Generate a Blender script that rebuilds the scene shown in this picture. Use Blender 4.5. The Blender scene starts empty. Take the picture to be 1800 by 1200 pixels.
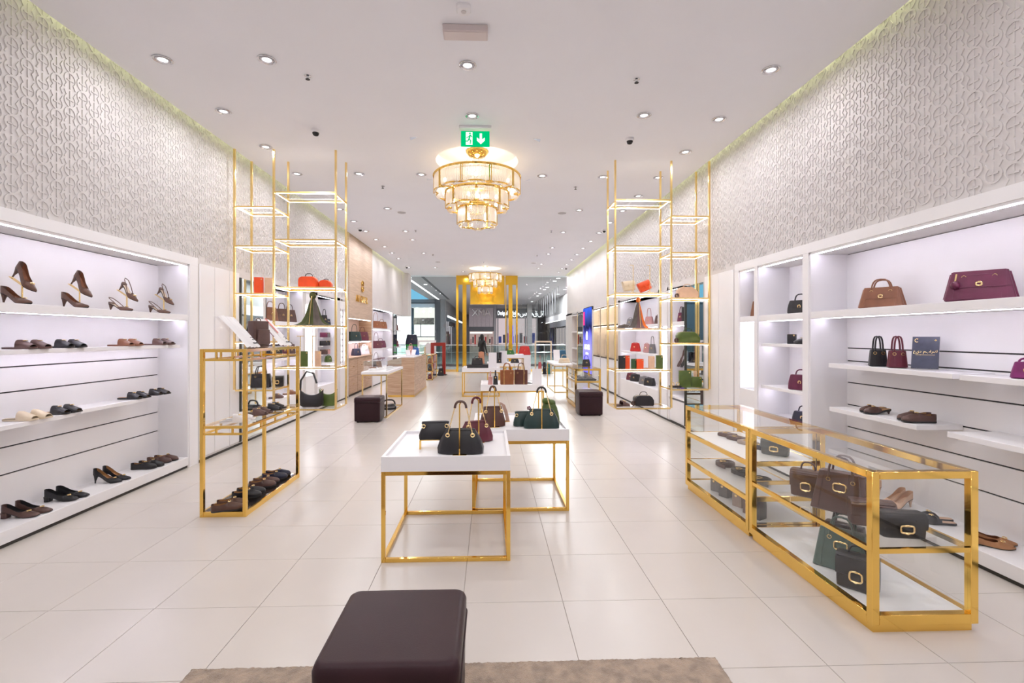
import bpy, bmesh, math, random
from mathutils import Vector, Matrix
RND = random.Random(11)
S = bpy.context.scene
COL = S.collection
PI = math.pi
def rad(a): return math.radians(a)

# ---------------------------------------------------------------- camera
F, CX, CY = 836.0, 890.0, 589.0          # focal length and principal point, 1800x1200 frame
YAW = math.atan(28.0 / F)                 # camera turned slightly right of the shop axis
CAMH = 1.6
cam_d = bpy.data.cameras.new('camera')
cam_d.sensor_width = 36.0
cam_d.lens = F / 1800 * 36
cam_d.shift_x = (900 - CX) / 1800
cam_d.shift_y = (CY - 600) / 1800
cam_d.clip_start = 0.05; cam_d.clip_end = 200
cam = bpy.data.objects.new('camera', cam_d); COL.objects.link(cam)
cam.location = (0, 0, CAMH); cam.rotation_euler = (rad(90), 0, -YAW)
S.camera = cam

# ---------------------------------------------------------------- world, exposure
w = bpy.data.worlds.new('world'); S.world = w; w.use_nodes = True
w.node_tree.nodes['Background'].inputs[0].default_value = (0.9, 0.88, 0.9, 1)
w.node_tree.nodes['Background'].inputs[1].default_value = 0.45
S.view_settings.view_transform = 'Standard'
S.view_settings.look = 'None'
S.view_settings.exposure = 0.54
S.view_settings.gamma = 1.0
S.view_settings.use_curve_mapping = False
S.cycles.use_denoising = True
S.cycles.transparent_max_bounces = 32
S.cycles.max_bounces = 8
S.cycles.diffuse_bounces = 4
S.cycles.glossy_bounces = 4
S.cycles.use_adaptive_sampling = True
S.cycles.adaptive_threshold = 0.08
S.cycles.adaptive_min_samples = 24
S.cycles.sample_clamp_indirect = 4.0
S.cycles.blur_glossy = 0.5
DOWNLIGHT_W = 5.6      # each ceiling downlight
LED = 52.0               # strength of shelf LED strips
COVE = 6.5

# the room, metres: x across, y away from the camera, z up
XL, XR = -3.66, 3.33
HC = 4.22
YB, YE = -1.6, 20.9

def ray(px, py):
    u, v = (px - CX) / F, (CY - py) / F
    s, c = math.sin(YAW), math.cos(YAW)
    return Vector((c * u + s, -s * u + c, v))
def W(px, py, x=None, y=None, z=None):
    d = ray(px, py)
    if x is not None: t = x / d.x
    elif y is not None: t = y / d.y
    else: t = (z - CAMH) / d.z
    return Vector((0, 0, CAMH)) + d * t
def XatY(px, y):
    d = ray(px, CY); return d.x / d.y * y
def YatX(px, x):
    d = ray(px, CY); return d.y / d.x * x

# ---------------------------------------------------------------- materials
MATS = {}
def _new(name):
    m = bpy.data.materials.new(name); m.use_nodes = True
    nt = m.node_tree; b = nt.nodes['Principled BSDF']
    return m, nt, b
def mat(name, col, rough=0.5, metal=0.0, var=0.0, scale=6.0, bump=0.0, bscale=80.0, emit=0.0, ecol=None, stretch=None, spec=0.5, coat=0.0, sheen=0.0):
    if name in MATS: return MATS[name]
    m, nt, b = _new(name)
    b.inputs['Base Color'].default_value = (*col, 1)
    b.inputs['Roughness'].default_value = rough
    b.inputs['Metallic'].default_value = metal
    b.inputs['Specular IOR Level'].default_value = spec
    b.inputs['Coat Weight'].default_value = coat
    b.inputs['Sheen Weight'].default_value = sheen
    if emit:
        b.inputs['Emission Color'].default_value = (*(ecol or col), 1)
        b.inputs['Emission Strength'].default_value = emit
    if var or bump:
        tc = nt.nodes.new('ShaderNodeTexCoord'); mp = nt.nodes.new('ShaderNodeMapping')
        nt.links.new(tc.outputs['Object'], mp.inputs[0])
        if stretch: mp.inputs['Scale'].default_value = stretch
    if var:
        n = nt.nodes.new('ShaderNodeTexNoise'); n.inputs['Scale'].default_value = scale; n.inputs['Detail'].default_value = 5
        nt.links.new(mp.outputs[0], n.inputs[0])
        r = nt.nodes.new('ShaderNodeValToRGB')
        r.color_ramp.elements[0].position = 0.3; r.color_ramp.elements[1].position = 0.7
        r.color_ramp.elements[0].color = (*[c * (1 - var) for c in col], 1)
        r.color_ramp.elements[1].color = (*[min(1, c * (1 + var)) for c in col], 1)
        nt.links.new(n.outputs[0], r.inputs[0]); nt.links.new(r.outputs[0], b.inputs['Base Color'])
    if bump:
        n2 = nt.nodes.new('ShaderNodeTexNoise'); n2.inputs['Scale'].default_value = bscale; n2.inputs['Detail'].default_value = 3
        nt.links.new(mp.outputs[0], n2.inputs[0])
        bp = nt.nodes.new('ShaderNodeBump'); bp.inputs['Strength'].default_value = bump; bp.inputs['Distance'].default_value = 0.01
        nt.links.new(n2.outputs[0], bp.inputs['Height']); nt.links.new(bp.outputs[0], b.inputs['Normal'])
    MATS[name] = m
    return m
def glass_mat(name, tint=(0.992, 0.997, 0.994), refl=1.0, rough=0.02):
    if name in MATS: return MATS[name]
    m = bpy.data.materials.new(name); m.use_nodes = True
    nt = m.node_tree; nt.nodes.clear()
    o = nt.nodes.new('ShaderNodeOutputMaterial'); mx = nt.nodes.new('ShaderNodeMixShader')
    t = nt.nodes.new('ShaderNodeBsdfTransparent'); g = nt.nodes.new('ShaderNodeBsdfGlossy')
    fr = nt.nodes.new('ShaderNodeFresnel'); fr.inputs[0].default_value = 1.45
    mu = nt.nodes.new('ShaderNodeMath'); mu.operation = 'MULTIPLY'; mu.inputs[1].default_value = refl
    t.inputs[0].default_value = (*tint, 1); g.inputs[0].default_value = (0.95, 0.97, 1, 1); g.inputs['Roughness'].default_value = rough
    ge = nt.nodes.new('ShaderNodeNewGeometry'); iv = nt.nodes.new('ShaderNodeMath'); iv.operation = 'SUBTRACT'; iv.inputs[0].default_value = 1.0
    m3 = nt.nodes.new('ShaderNodeMath'); m3.operation = 'MULTIPLY'       # a thin pane reflects once, at the face the ray enters
    nt.links.new(ge.outputs['Backfacing'], iv.inputs[1]); nt.links.new(fr.outputs[0], mu.inputs[0]); nt.links.new(mu.outputs[0], m3.inputs[0]); nt.links.new(iv.outputs[0], m3.inputs[1]); nt.links.new(m3.outputs[0], mx.inputs[0])
    nt.links.new(t.outputs[0], mx.inputs[1]); nt.links.new(g.outputs[0], mx.inputs[2]); nt.links.new(mx.outputs[0], o.inputs[0])
    MATS[name] = m
    return m
def wood_mat(name, c1, c2, axis_scale):
    if name in MATS: return MATS[name]
    m, nt, b = _new(name)
    tc = nt.nodes.new('ShaderNodeTexCoord'); mp = nt.nodes.new('ShaderNodeMapping'); mp.inputs['Scale'].default_value = axis_scale
    n = nt.nodes.new('ShaderNodeTexNoise'); n.inputs['Scale'].default_value = 4; n.inputs['Detail'].default_value = 8; n.inputs['Distortion'].default_value = 0.6
    r = nt.nodes.new('ShaderNodeValToRGB'); r.color_ramp.elements[0].color = (*c1, 1); r.color_ramp.elements[1].color = (*c2, 1)
    r.color_ramp.elements[0].position = 0.35; r.color_ramp.elements[1].position = 0.65
    nt.links.new(tc.outputs['Object'], mp.inputs[0]); nt.links.new(mp.outputs[0], n.inputs[0]); nt.links.new(n.outputs[0], r.inputs[0]); nt.links.new(r.outputs[0], b.inputs['Base Color'])
    b.inputs['Roughness'].default_value = 0.45
    MATS[name] = m
    return m
def emis(name, col, strength):
    if name in MATS: return MATS[name]
    m = bpy.data.materials.new(name); m.use_nodes = True
    nt = m.node_tree; nt.nodes.clear()
    o = nt.nodes.new('ShaderNodeOutputMaterial'); e = nt.nodes.new('ShaderNodeEmission')
    e.inputs[0].default_value = (*col, 1); e.inputs[1].default_value = strength
    nt.links.new(e.outputs[0], o.inputs[0]); MATS[name] = m
    return m
def leather(name, col, rough=0.38, var=0.12):
    return mat('leather_' + name, col, rough, var=var, scale=14, bump=0.12, bscale=260)

WHITE = mat('white_lacquer', (0.90, 0.885, 0.905), 0.35, var=0.015, scale=2)
WALLM = mat('wall_paint', (0.70, 0.665, 0.66), 0.6, var=0.02, scale=3)
CEILM = mat('ceiling_paint', (0.91, 0.91, 0.955), 0.7, var=0.01, scale=1.5)
GOLD = mat('polished_gold', (0.88, 0.57, 0.14), 0.09, 1.0, var=0.05, scale=3)
GOLD2 = mat('light_gold', (0.95, 0.70, 0.30), 0.2, 1.0, var=0.04, scale=5)
BRASS = mat('buckle_gold', (0.95, 0.72, 0.36), 0.22, 1.0, var=0.05, scale=30)
GLASS = glass_mat('clear_glass')
GLASSF = glass_mat('facade_glass', (0.90, 0.94, 0.93), 1.0, 0.01)
ACRYL = glass_mat('acrylic', (0.985, 0.98, 0.985), 0.8, 0.05)
MIRROR = mat('mirror', (0.80, 0.84, 0.83), 0.02, 1.0, var=0.01, scale=1)
CHROME = mat('chrome', (0.7, 0.7, 0.72), 0.18, 1.0, var=0.03, scale=20)
BLACKGROOVE = mat('groove_black', (0.02, 0.018, 0.02), 0.5, var=0.1)
DARKGAP = mat('shadow_gap', (0.05, 0.045, 0.04), 0.7, var=0.1)
LEDM = emis('led_cool', (0.87, 0.83, 1.0), LED)
LEDW = emis('led_white', (1.0, 0.97, 0.93), 9.0)
COVEM = emis('cove_led', (0.93, 1.0, 0.50), COVE)
LAMPM = emis('downlight_led', (1.0, 0.97, 0.98), 4.0)
WARM = emis('warm_bulb', (1.0, 0.84, 0.64), 16.0)
OAK = wood_mat('oak_horizontal', (0.42, 0.26, 0.16), (0.60, 0.42, 0.29), (0.6, 0.6, 14))
OAKL = wood_mat('oak_pale', (0.50, 0.36, 0.26), (0.62, 0.47, 0.36), (0.5, 0.5, 10))
TAN = mat('tan_lining', (0.45, 0.24, 0.10), 0.6, var=0.1)
BROWNL = leather('chocolate', (0.10, 0.05, 0.042))
BLACKL = leather('black', (0.014, 0.013, 0.016), 0.33)
NAVYL = leather('navy', (0.018, 0.02, 0.045), 0.3)
SUEDE = mat('brown_suede', (0.115, 0.055, 0.035), 0.8, var=0.2, scale=30, bump=0.1, bscale=300, sheen=0.4)
COGN = leather('cognac', (0.25, 0.075, 0.02))
TANL = leather('tan', (0.23, 0.09, 0.045))
PLUM = leather('plum', (0.13, 0.012, 0.05))
WINE = leather('wine', (0.12, 0.015, 0.03))
DKGREEN = leather('bottle_green', (0.012, 0.035, 0.032))
SAGE = leather('sage', (0.10, 0.155, 0.138))
OLIVE = leather('olive', (0.075, 0.12, 0.02))
MOSS = mat('olive_fabric', (0.06, 0.075, 0.02), 0.7, var=0.2, scale=12, bump=0.1)
ORANGE = leather('orange', (0.80, 0.075, 0.008), 0.4, 0.06)
BEIGE = leather('beige', (0.68, 0.44, 0.30), 0.45, 0.06)
CREAM = leather('cream', (0.72, 0.60, 0.44), 0.45, 0.06)
PINK = leather('pink', (0.55, 0.28, 0.27), 0.45, 0.06)
GREYL = leather('grey', (0.19, 0.18, 0.185))
TAUPE = leather('taupe', (0.42, 0.34, 0.30))
REDL = leather('red', (0.55, 0.015, 0.01), 0.35)
CROC = mat('croc_black', (0.012, 0.011, 0.012), 0.18, var=0.3, scale=40, bump=0.6, bscale=55)
CHARC = mat('charcoal_fabric', (0.03, 0.028, 0.03), 0.7, var=0.2, scale=20)
WHITEF = mat('white_fabric', (0.82, 0.80, 0.80), 0.8, var=0.04, scale=10, bump=0.05)
PAPER = mat('white_card', (0.85, 0.83, 0.86), 0.6, var=0.01)

# ---------------------------------------------------------------- mesh helpers
class MB:
    def __init__(s): s.v = []; s.f = []
    def box(s, x0, x1, y0, y1, z0, z1):
        a = len(s.v)
        s.v += [(x0, y0, z0), (x1, y0, z0), (x1, y1, z0), (x0, y1, z0), (x0, y0, z1), (x1, y0, z1), (x1, y1, z1), (x0, y1, z1)]
        s.f += [tuple(a + i for i in q) for q in ((3, 2, 1, 0), (4, 5, 6, 7), (0, 1, 5, 4), (1, 2, 6, 5), (2, 3, 7, 6), (3, 0, 4, 7))]
        return s
    def bar(s, p, q, a, b=None, up=(0, 0, 1)):
        b = b or a
        p, q = Vector(p), Vector(q); d = (q - p).normalized(); u = Vector(up)
        if abs(d.dot(u)) > 0.95: u = Vector((0, 1, 0))
        r = d.cross(u).normalized() * a / 2; u = r.cross(d).normalized() * b / 2
        k = len(s.v)
        for c in (p, q):
            for m, n in ((-1, -1), (1, -1), (1, 1), (-1, 1)): s.v.append(tuple(c + r * m + u * n))
        s.f += [tuple(k + i for i in t) for t in ((0, 1, 2, 3), (7, 6, 5, 4), (0, 4, 5, 1), (1, 5, 6, 2), (2, 6, 7, 3), (3, 7, 4, 0))]
        return s
    def loft(s, rings, cap0=True, cap1=True, closed=True):
        k = len(s.v); n = len(rings[0])
        for r in rings: s.v += [tuple(p) for p in r]
        for i in range(len(rings) - 1):
            for j in range(n if closed else n - 1):
                j2 = (j + 1) % n
                s.f.append((k + i * n + j, k + i * n + j2, k + (i + 1) * n + j2, k + (i + 1) * n + j))
        if cap0: s.f.append(tuple(k + j for j in reversed(range(n))))
        if cap1: s.f.append(tuple(k + (len(rings) - 1) * n + j for j in range(n)))
        return s
    def tube(s, pts, r, n=8, closed=False, rs=None):
        pts = [Vector(p) for p in pts]; rings = []; m = len(pts)
        prev = None
        for i, p in enumerate(pts):
            if closed: d = pts[(i + 1) % m] - pts[i - 1]
            else: d = pts[min(i + 1, m - 1)] - pts[max(i - 1, 0)]
            d.normalize()
            if prev is None:
                u = Vector((0, 0, 1)) if abs(d.z) < 0.9 else Vector((1, 0, 0))
                a = d.cross(u).normalized()
            else:
                a = (prev - d * prev.dot(d)).normalized()
            prev = a; b = d.cross(a)
            rr = rs[i] if rs else r
            rings.append([p + a * (math.cos(2 * PI * j / n) * rr) + b * (math.sin(2 * PI * j / n) * rr) for j in range(n)])
        if closed:
            k = len(s.v)
            for q in rings: s.v += [tuple(t) for t in q]
            for i in range(m):
                i2 = (i + 1) % m
                for j in range(n): s.f.append((k + i * n + j, k + i * n + (j + 1) % n, k + i2 * n + (j + 1) % n, k + i2 * n + j))
        else: s.loft(rings)
        return s
    def lathe(s, prof, n=20, c=(0, 0, 0), cap0=True, cap1=True):
        return s.loft([[(c[0] + r * math.cos(2 * PI * j / n), c[1] + r * math.sin(2 * PI * j / n), c[2] + z) for j in range(n)] for r, z in prof], cap0, cap1)
    def sphere(s, c, r, n=12, m=8, sz=1.0):
        return s.lathe([(max(1e-4, r * math.sin(PI * i / m)), -r * sz * math.cos(PI * i / m)) for i in range(m + 1)], n, c)
    def build(s, name, material, parent=None, loc=None, rot=None, bevel=0.0, smooth=True, seg=1, angle=38):
        me = bpy.data.meshes.new(name)
        me.from_pydata(s.v, [], s.f)
        bm = bmesh.new(); bm.from_mesh(me)
        if bevel:
            bmesh.ops.bevel(bm, geom=bm.edges[:], offset=bevel, segments=seg, affect='EDGES', profile=0.6)
        bmesh.ops.recalc_face_normals(bm, faces=bm.faces[:])
        bm.to_mesh(me); bm.free()
        if smooth:
            me.shade_smooth()
            try: me.set_sharp_from_angle(angle=rad(angle))
            except Exception: pass
        me.materials.append(material)
        o = bpy.data.objects.new(name, me); COL.objects.link(o)
        if parent is not None: o.parent = parent
        if loc is not None: o.location = loc
        if rot is not None: o.rotation_euler = rot
        return o
def obox(name, m, parent, *b, bevel=0.0): return MB().box(*b).build(name, m, parent, bevel=bevel)
def tag(o, label, cat, group=None, kind=None):
    if label: o['label'] = label
    if cat: o['category'] = cat
    if group: o['group'] = group
    if kind: o['kind'] = kind
    return o
def thing(name, label, cat, loc=(0, 0, 0), rz=0.0, group=None):
    o = bpy.data.objects.new(name, None); COL.objects.link(o); o.empty_display_size = 0.1
    o.location = loc; o.rotation_euler = (0, 0, rz)
    return tag(o, label, cat, group)
def struct(o): o['kind'] = 'structure'; return o
def dup(root, loc, rz=None, label=None, group=None, scale=None):
    r = root.copy(); COL.objects.link(r); r.location = loc
    if rz is not None: r.rotation_euler = (0, 0, rz)
    if scale is not None: r.scale = (scale,) * 3
    if label: r['label'] = label
    if group: r['group'] = group
    for ch in root.children:
        c = ch.copy(); COL.objects.link(c); c.parent = r
        for g in ch.children:
            d = g.copy(); COL.objects.link(d); d.parent = c
    return r
def rrect(w, d, r, z, n=4, cx=0, cy=0):
    r = min(r, w / 2 - 1e-4, d / 2 - 1e-4); p = []
    for k, (sx, sy) in enumerate(((1, 1), (-1, 1), (-1, -1), (1, -1))):
        for i in range(n + 1):
            a = k * PI / 2 + i * PI / 2 / n
            p.append((cx + sx * (w / 2 - r) + r * math.cos(a), cy + sy * (d / 2 - r) + r * math.sin(a), z))
    return p
def interp(tab, s):
    for (a, b), (c, d) in zip(tab, tab[1:]):
        if s <= c: return b + (d - b) * (s - a) / (c - a) if c > a else d
    return tab[-1][1]
def text_mesh(txt, size, depth=0.004, align='CENTER', xs=1.0):
    cu = bpy.data.curves.new('t', 'FONT'); cu.body = txt; cu.size = size; cu.extrude = depth; cu.align_x = align; cu.align_y = 'CENTER'
    cu.resolution_u = 3
    o = bpy.data.objects.new('t', cu); COL.objects.link(o)
    bpy.context.view_layer.update()
    me = bpy.data.meshes.new_from_object(o.evaluated_get(bpy.context.evaluated_depsgraph_get()))
    bpy.data.objects.remove(o)
    if xs != 1.0:
        for v in me.vertices: v.co.x *= xs
    return me
def text(name, txt, size, m, parent, loc, rot, depth=0.004, xs=1.0):
    me = text_mesh(txt, size, depth, xs=xs); me.materials.append(m)
    o = bpy.data.objects.new(name, me); COL.objects.link(o); o.parent = parent; o.location = loc; o.rotation_euler = rot
    return o
ORD = ['first', 'second', 'third', 'fourth', 'fifth', 'sixth', 'seventh', 'eighth', 'ninth', 'tenth', 'eleventh', 'twelfth', 'thirteenth', 'fourteenth', 'fifteenth', 'sixteenth', 'seventeenth', 'eighteenth']
# ================================================================ STRUCTURE
def tile_mat():
    m, nt, b = _new('floor_tile')
    tc = nt.nodes.new('ShaderNodeTexCoord'); n = nt.nodes.new('ShaderNodeTexNoise'); n.inputs['Scale'].default_value = 2.5; n.inputs['Detail'].default_value = 6
    oi = nt.nodes.new('ShaderNodeObjectInfo'); ad = nt.nodes.new('ShaderNodeVectorMath'); ad.operation = 'ADD'
    nt.links.new(tc.outputs['Object'], ad.inputs[0]); nt.links.new(oi.outputs['Location'], ad.inputs[1]); nt.links.new(ad.outputs[0], n.inputs[0])
    r = nt.nodes.new('ShaderNodeValToRGB')
    r.color_ramp.elements[0].color = (0.585, 0.54, 0.50, 1); r.color_ramp.elements[1].color = (0.63, 0.58, 0.538, 1)
    nt.links.new(n.outputs[0], r.inputs[0]); nt.links.new(r.outputs[0], b.inputs['Base Color'])
    b.inputs['Roughness'].default_value = 0.24; b.inputs['Specular IOR Level'].default_value = 0.45
    return m
TILE = tile_mat()
def far_floor_mat():
    m, nt, b = _new('far_floor_tile')
    tc = nt.nodes.new('ShaderNodeTexCoord'); mp = nt.nodes.new('ShaderNodeMapping')
    mp.inputs['Location'].default_value = (0.165, 0.15, 0)
    br = nt.nodes.new('ShaderNodeTexBrick'); br.offset = 0.0; br.squash = 1.0
    br.inputs['Scale'].default_value = 1.0; br.inputs['Brick Width'].default_value = 0.6; br.inputs['Row Height'].default_value = 0.6
    br.inputs['Mortar Size'].default_value = 0.002
    br.inputs['Color1'].default_value = (0.61, 0.56, 0.52, 1); br.inputs['Color2'].default_value = (0.595, 0.547, 0.508, 1); br.inputs['Mortar'].default_value = (0.42, 0.36, 0.32, 1)
    nt.links.new(tc.outputs['Object'], mp.inputs[0]); nt.links.new(mp.outputs[0], br.inputs[0]); nt.links.new(br.outputs[0], b.inputs['Base Color'])
    b.inputs['Roughness'].default_value = 0.24; b.inputs['Specular IOR Level'].default_value = 0.45
    return m
GROUT = mat('grout', (0.40, 0.34, 0.30), 0.8, var=0.05)
floor = struct(MB().box(XL - .5, XR + .5, YB, YE, -0.1, -0.004).build('floor', GROUT))
TX0, TY0 = -0.165, 2.85
tm = None
FARY = TY0 + 0.6 * 11
iy = -2
while TY0 + 0.6 * iy < FARY - .01:
    for ix in range(-7, 7):
        x0, y0 = TX0 + 0.6 * ix, TY0 + 0.6 * iy
        if x0 + .6 < XL - .1 or x0 > XR + .1: continue
        if tm is None:
            o = MB().box(-.2985, .2985, -.2985, .2985, -.004, 0).build('tile', TILE, floor, smooth=False, bevel=.0008); tm = o.data
        else:
            o = bpy.data.objects.new('tile', tm); COL.objects.link(o); o.parent = floor
        o.location = (x0 + .3, y0 + .3, 0)
    iy += 1
MB().box(XL - .5, XR + .5, FARY, YE, -.004, 0).build('far_paving', far_floor_mat(), floor, smooth=False)
MB().box(XL - .5, XR + .5, YB, TY0 - 1.2, -.004, 0).build('near_paving', far_floor_mat(), floor, smooth=False)

# ceiling with two round chandelier recesses
def ceil_with_holes(x0, x1, y0, y1, z, holes, n=48):
    mb = MB()
    ys = y0
    for (cx, cy, r) in sorted(holes, key=lambda h: h[1]):
        q = r + .25
        mb.box(x0, x1, ys, cy - q, z, z + .2)
        mb.box(x0, cx - q, cy - q, cy + q, z, z + .2); mb.box(cx + q, x1, cy - q, cy + q, z, z + .2)
        ring_c = []; ring_s = []
        for i in range(n):
            a = 2 * PI * (i + .5) / n; c, s_ = math.cos(a), math.sin(a); k = q / max(abs(c), abs(s_))
            ring_c.append((cx + r * c, cy + r * s_)); ring_s.append((cx + k * c, cy + k * s_))
        k0 = len(mb.v)
        for (px, py) in ring_s: mb.v.append((px, py, z))
        for (px, py) in ring_c: mb.v.append((px, py, z))
        for (px, py) in ring_c: mb.v.append((px, py, z + .16))
        for i in range(n):
            j = (i + 1) % n
            mb.f.append((k0 + i, k0 + n + i, k0 + n + j, k0 + j))
            mb.f.append((k0 + n + i, k0 + 2 * n + i, k0 + 2 * n + j, k0 + n + j))
        mb.f.append(tuple(k0 + 2 * n + i for i in range(n)))
        ys = cy + q
    mb.box(x0, x1, ys, y1, z, z + .2)
    return mb
CH1 = (-0.2, 7.2); CH2 = (-0.2, 18.7)
ceiling = struct(ceil_with_holes(XL + .05, XR - .05, YB, YE, HC, [(CH1[0], CH1[1], .62), (CH2[0], CH2[1], .62)]).build('ceiling', CEILM, smooth=False))
# cove lights hidden in the slots beside the ceiling
for sgn, X in ((-1, XL), (1, XR)):
    ex = X + sgn * .05
    c = struct(MB().box(min(ex, X - sgn * .3), max(ex, X - sgn * .3), YB, YE, 4.50, 4.56).build('trim_1', CEILM))
    MB().box(min(ex - sgn * .10, ex - sgn * .065), max(ex - sgn * .10, ex - sgn * .065), YB + .1, YE - .1, 4.485, 4.497).build('cove_strip', COVEM, c)
UP_L, UP_R = XL - .05, XR + .05
ZT = 2.44
DL, DR = .36, .40
wl = MB().box(XL - .6, UP_L, YB, 12.4, ZT + .06, 4.5).box(XL - .6, UP_L, 12.4, YE - .6, ZT, 4.5)
wl.box(XL - .6, XL - .52, YB, 20.0, 0, 2.5)
for a, b in ((YB, 3.45), (6.06, 7.9), (9.42, 9.55), (10.05, 10.2), (11.42, 11.72), (12.15, 12.4), (14.8, 14.95), (17.9, 18.68)):
    wl.box(XL - .55, XL, a, b, 0, 2.5)
wl.box(XL - .55, XL, 7.9, 11.75, ZT, 2.5)
wall_left = struct(wl.build('wall_left', WALLM, smooth=False))
wr = MB().box(UP_R, XR + .6, YB, YE, ZT + .06, 4.5).box(XR + .52, XR + .6, YB, YE, 0, 2.5)
for a, b in ((YB, .7), (6.36, 8.05), (8.8, 8.86), (9.22, 9.35), (12.1, 12.3), (15.3, 15.5), (16.9, 17.0), (18.0, 18.2), (19.3, YE)):
    wr.box(XR, XR + .55, a, b, 0, 2.5)
wr.box(XR, XR + .55, 8.05, YE, ZT, 2.5)
wall_right = struct(wr.build('wall_right', WALLM, smooth=False))
wall_back = struct(MB().box(XL - .6, XR + .6, YB - .1, YB, 0, 4.5).build('wall_back', WALLM, smooth=False))
# wall panels with fine seams between the cabinets and the mirrors
for y0, y1 in ((6.10, 6.42), (6.43, 6.78), (6.79, 7.04)):
    obox('panel', WHITE, wall_left, XL, XL + .012, y0, y1, .06, 2.5, bevel=.002)
for y0, y1 in ((6.40, 6.80), (6.81, 7.27)):
    obox('panel', WHITE, wall_right, XR - .012, XR, y0, y1, .06, 2.5, bevel=.002)

# raised horseshoe-letter relief on both upper walls
def motif(flip):
    mb = MB(); t = .0075; w_ = .0115
    r = .055
    def strip(pts, wd):
        L = []; Rr = []
        for i, p in enumerate(pts):
            a = Vector(pts[max(0, i - 1)]); b = Vector(pts[min(len(pts) - 1, i + 1)]); d = (b - a).normalized(); nn = Vector((-d.y, d.x)) * wd / 2
            L.append(Vector(p) + nn); Rr.append(Vector(p) - nn)
        ring = [[(t, l.x, l.y), (t, q.x, q.y), (-.001, q.x, q.y), (-.001, l.x, l.y)] for l, q in zip(L, Rr)]
        mb.loft(ring)
    f = -1 if flip else 1
    arc = [(r * math.cos(a), f * (.018 + r * math.sin(a))) for a in [rad(-52 + i * (284 / 11)) for i in range(12)]]
    strip([(arc[0][0] + .022, arc[0][1] - f * .038)] + arc + [(arc[-1][0] - .022, arc[-1][1] - f * .038)], w_)
    strip([(-.034, f * .010), (.034, f * .010)], w_)
    strip([(0, f * .062), (0, f * -.066)], w_ * .8)
    return mb
def relief(wall, X, sgn, ya, yb):
    cells = []
    py, pz = .128, .152
    j = 0; y = ya
    while y < yb:
        z = 2.62 + (0, .05, .02, .075)[j % 4]
        k = 0
        while z < 4.36:
            cells.append((y, z, (j + k) % 2)); z += pz; k += 1
        y += py; j += 1
    cells.sort(key=lambda c: c[0] ** 2 + (c[1] - 1.6) ** 2)
    meshes = {}
    for q in (0, 1):
        mb = motif(q)
        if sgn > 0: mb.v = [(-a, b, c) for a, b, c in mb.v]
        meshes[q] = mb
    dat = {}
    for i, (y, z, q) in enumerate(cells[:300]):
        if q not in dat:
            o = meshes[q].build('relief_letter', WALLM, wall); dat[q] = o.data
        else:
            o = bpy.data.objects.new('relief_letter', dat[q]); COL.objects.link(o); o.parent = wall
        o.location = (X, y, z)
    rest = MB()
    for (y, z, q) in cells[300:]:
        k = len(rest.v)
        rest.v += [(a + X, b + y, c + z) for a, b, c in meshes[q].v]
        rest.f += [tuple(i + k for i in f) for f in meshes[q].f]
    rest.build('relief_lettering', WALLM, wall)['kind'] = 'stuff'
relief(wall_left, UP_L, -1, 3.3, 12.3)
relief(wall_right, UP_R, 1, 2.7, 13.0)

# ---------------------------------------------------------------- wall cabinets
def cabinet(side, y0, y1, name, label, shelves, zb=0.0, zt=ZT, depth=None, grooves=(), plinth=None, led_top=True, backm=None, sidew=.0, cat='cabinet'):
    """recessed unit; shelves: (z_top, thickness, y_start, y_end, front_inset, led)"""
    X = XL if side < 0 else XR
    D = depth or (DL if side < 0 else DR)
    fx = lambda d: X + side * d
    def bx(nm, m, par, d0, d1, ya, yb, za, zb_, bevel=0.0):
        a, b = fx(d0), fx(d1)
        return obox(nm, m, par, min(a, b) - cx, max(a, b) - cx, ya - cy, yb - cy, za, zb_, bevel=bevel)
    cx, cy = X, y0
    t = thing(name, label, cat, (X, y0, 0))
    bm_ = backm or WHITE
    if grooves:
        gs = [zb] + sorted(grooves) + [zt]
        for a, b in zip(gs, gs[1:]):
            bx('back_panel', bm_, t, D - .012, D, y0, y1, a + .006, b - .006)
        bx('groove_backing', BLACKGROOVE, t, D, D + .01, y0, y1, zb, zt)
    else:
        bx('back_panel', bm_, t, D - .01, D, y0, y1, zb, zt)
    for ya, yb in ((y0 - .02, y0), (y1, y1 + .02)):
        bx('side_panel', WHITE, t, .0, D, ya, yb, zb, zt)
    bx('top_panel', WHITE, t, .0, D, y0, y1, zt, zt + .02)
    if led_top:
        bx('led_strip', LEDM, t, .036, .041, y0 + .02, y1 - .02, zt - .004, zt - .0005)
    for (z, th, ya, yb, ins, led) in shelves:
        s_ = bx('shelf', WHITE, t, ins, D - .012, ya, yb, z - th, z, bevel=.002)
        if led:
            bx('led_strip', LEDM, s_, ins + .10, ins + .105, ya + .02, yb - .02, z - th - .0025, z - th - .0003)
            if z > 1.5: bx('led_strip', LEDM, s_, ins + .015, ins + .025, ya + .02, yb - .02, z + .0005, z + .004) if led > 1 else None
    if plinth:
        p0, p1, ztop = plinth
        bx('plinth', WHITE, t, p0, D - .012, y0, y1, .03, ztop, bevel=.003)
        bx('toe_kick', DARKGAP, t, p0 + .015, D - .02, y0, y1, 0, .03)
    return t

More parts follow.
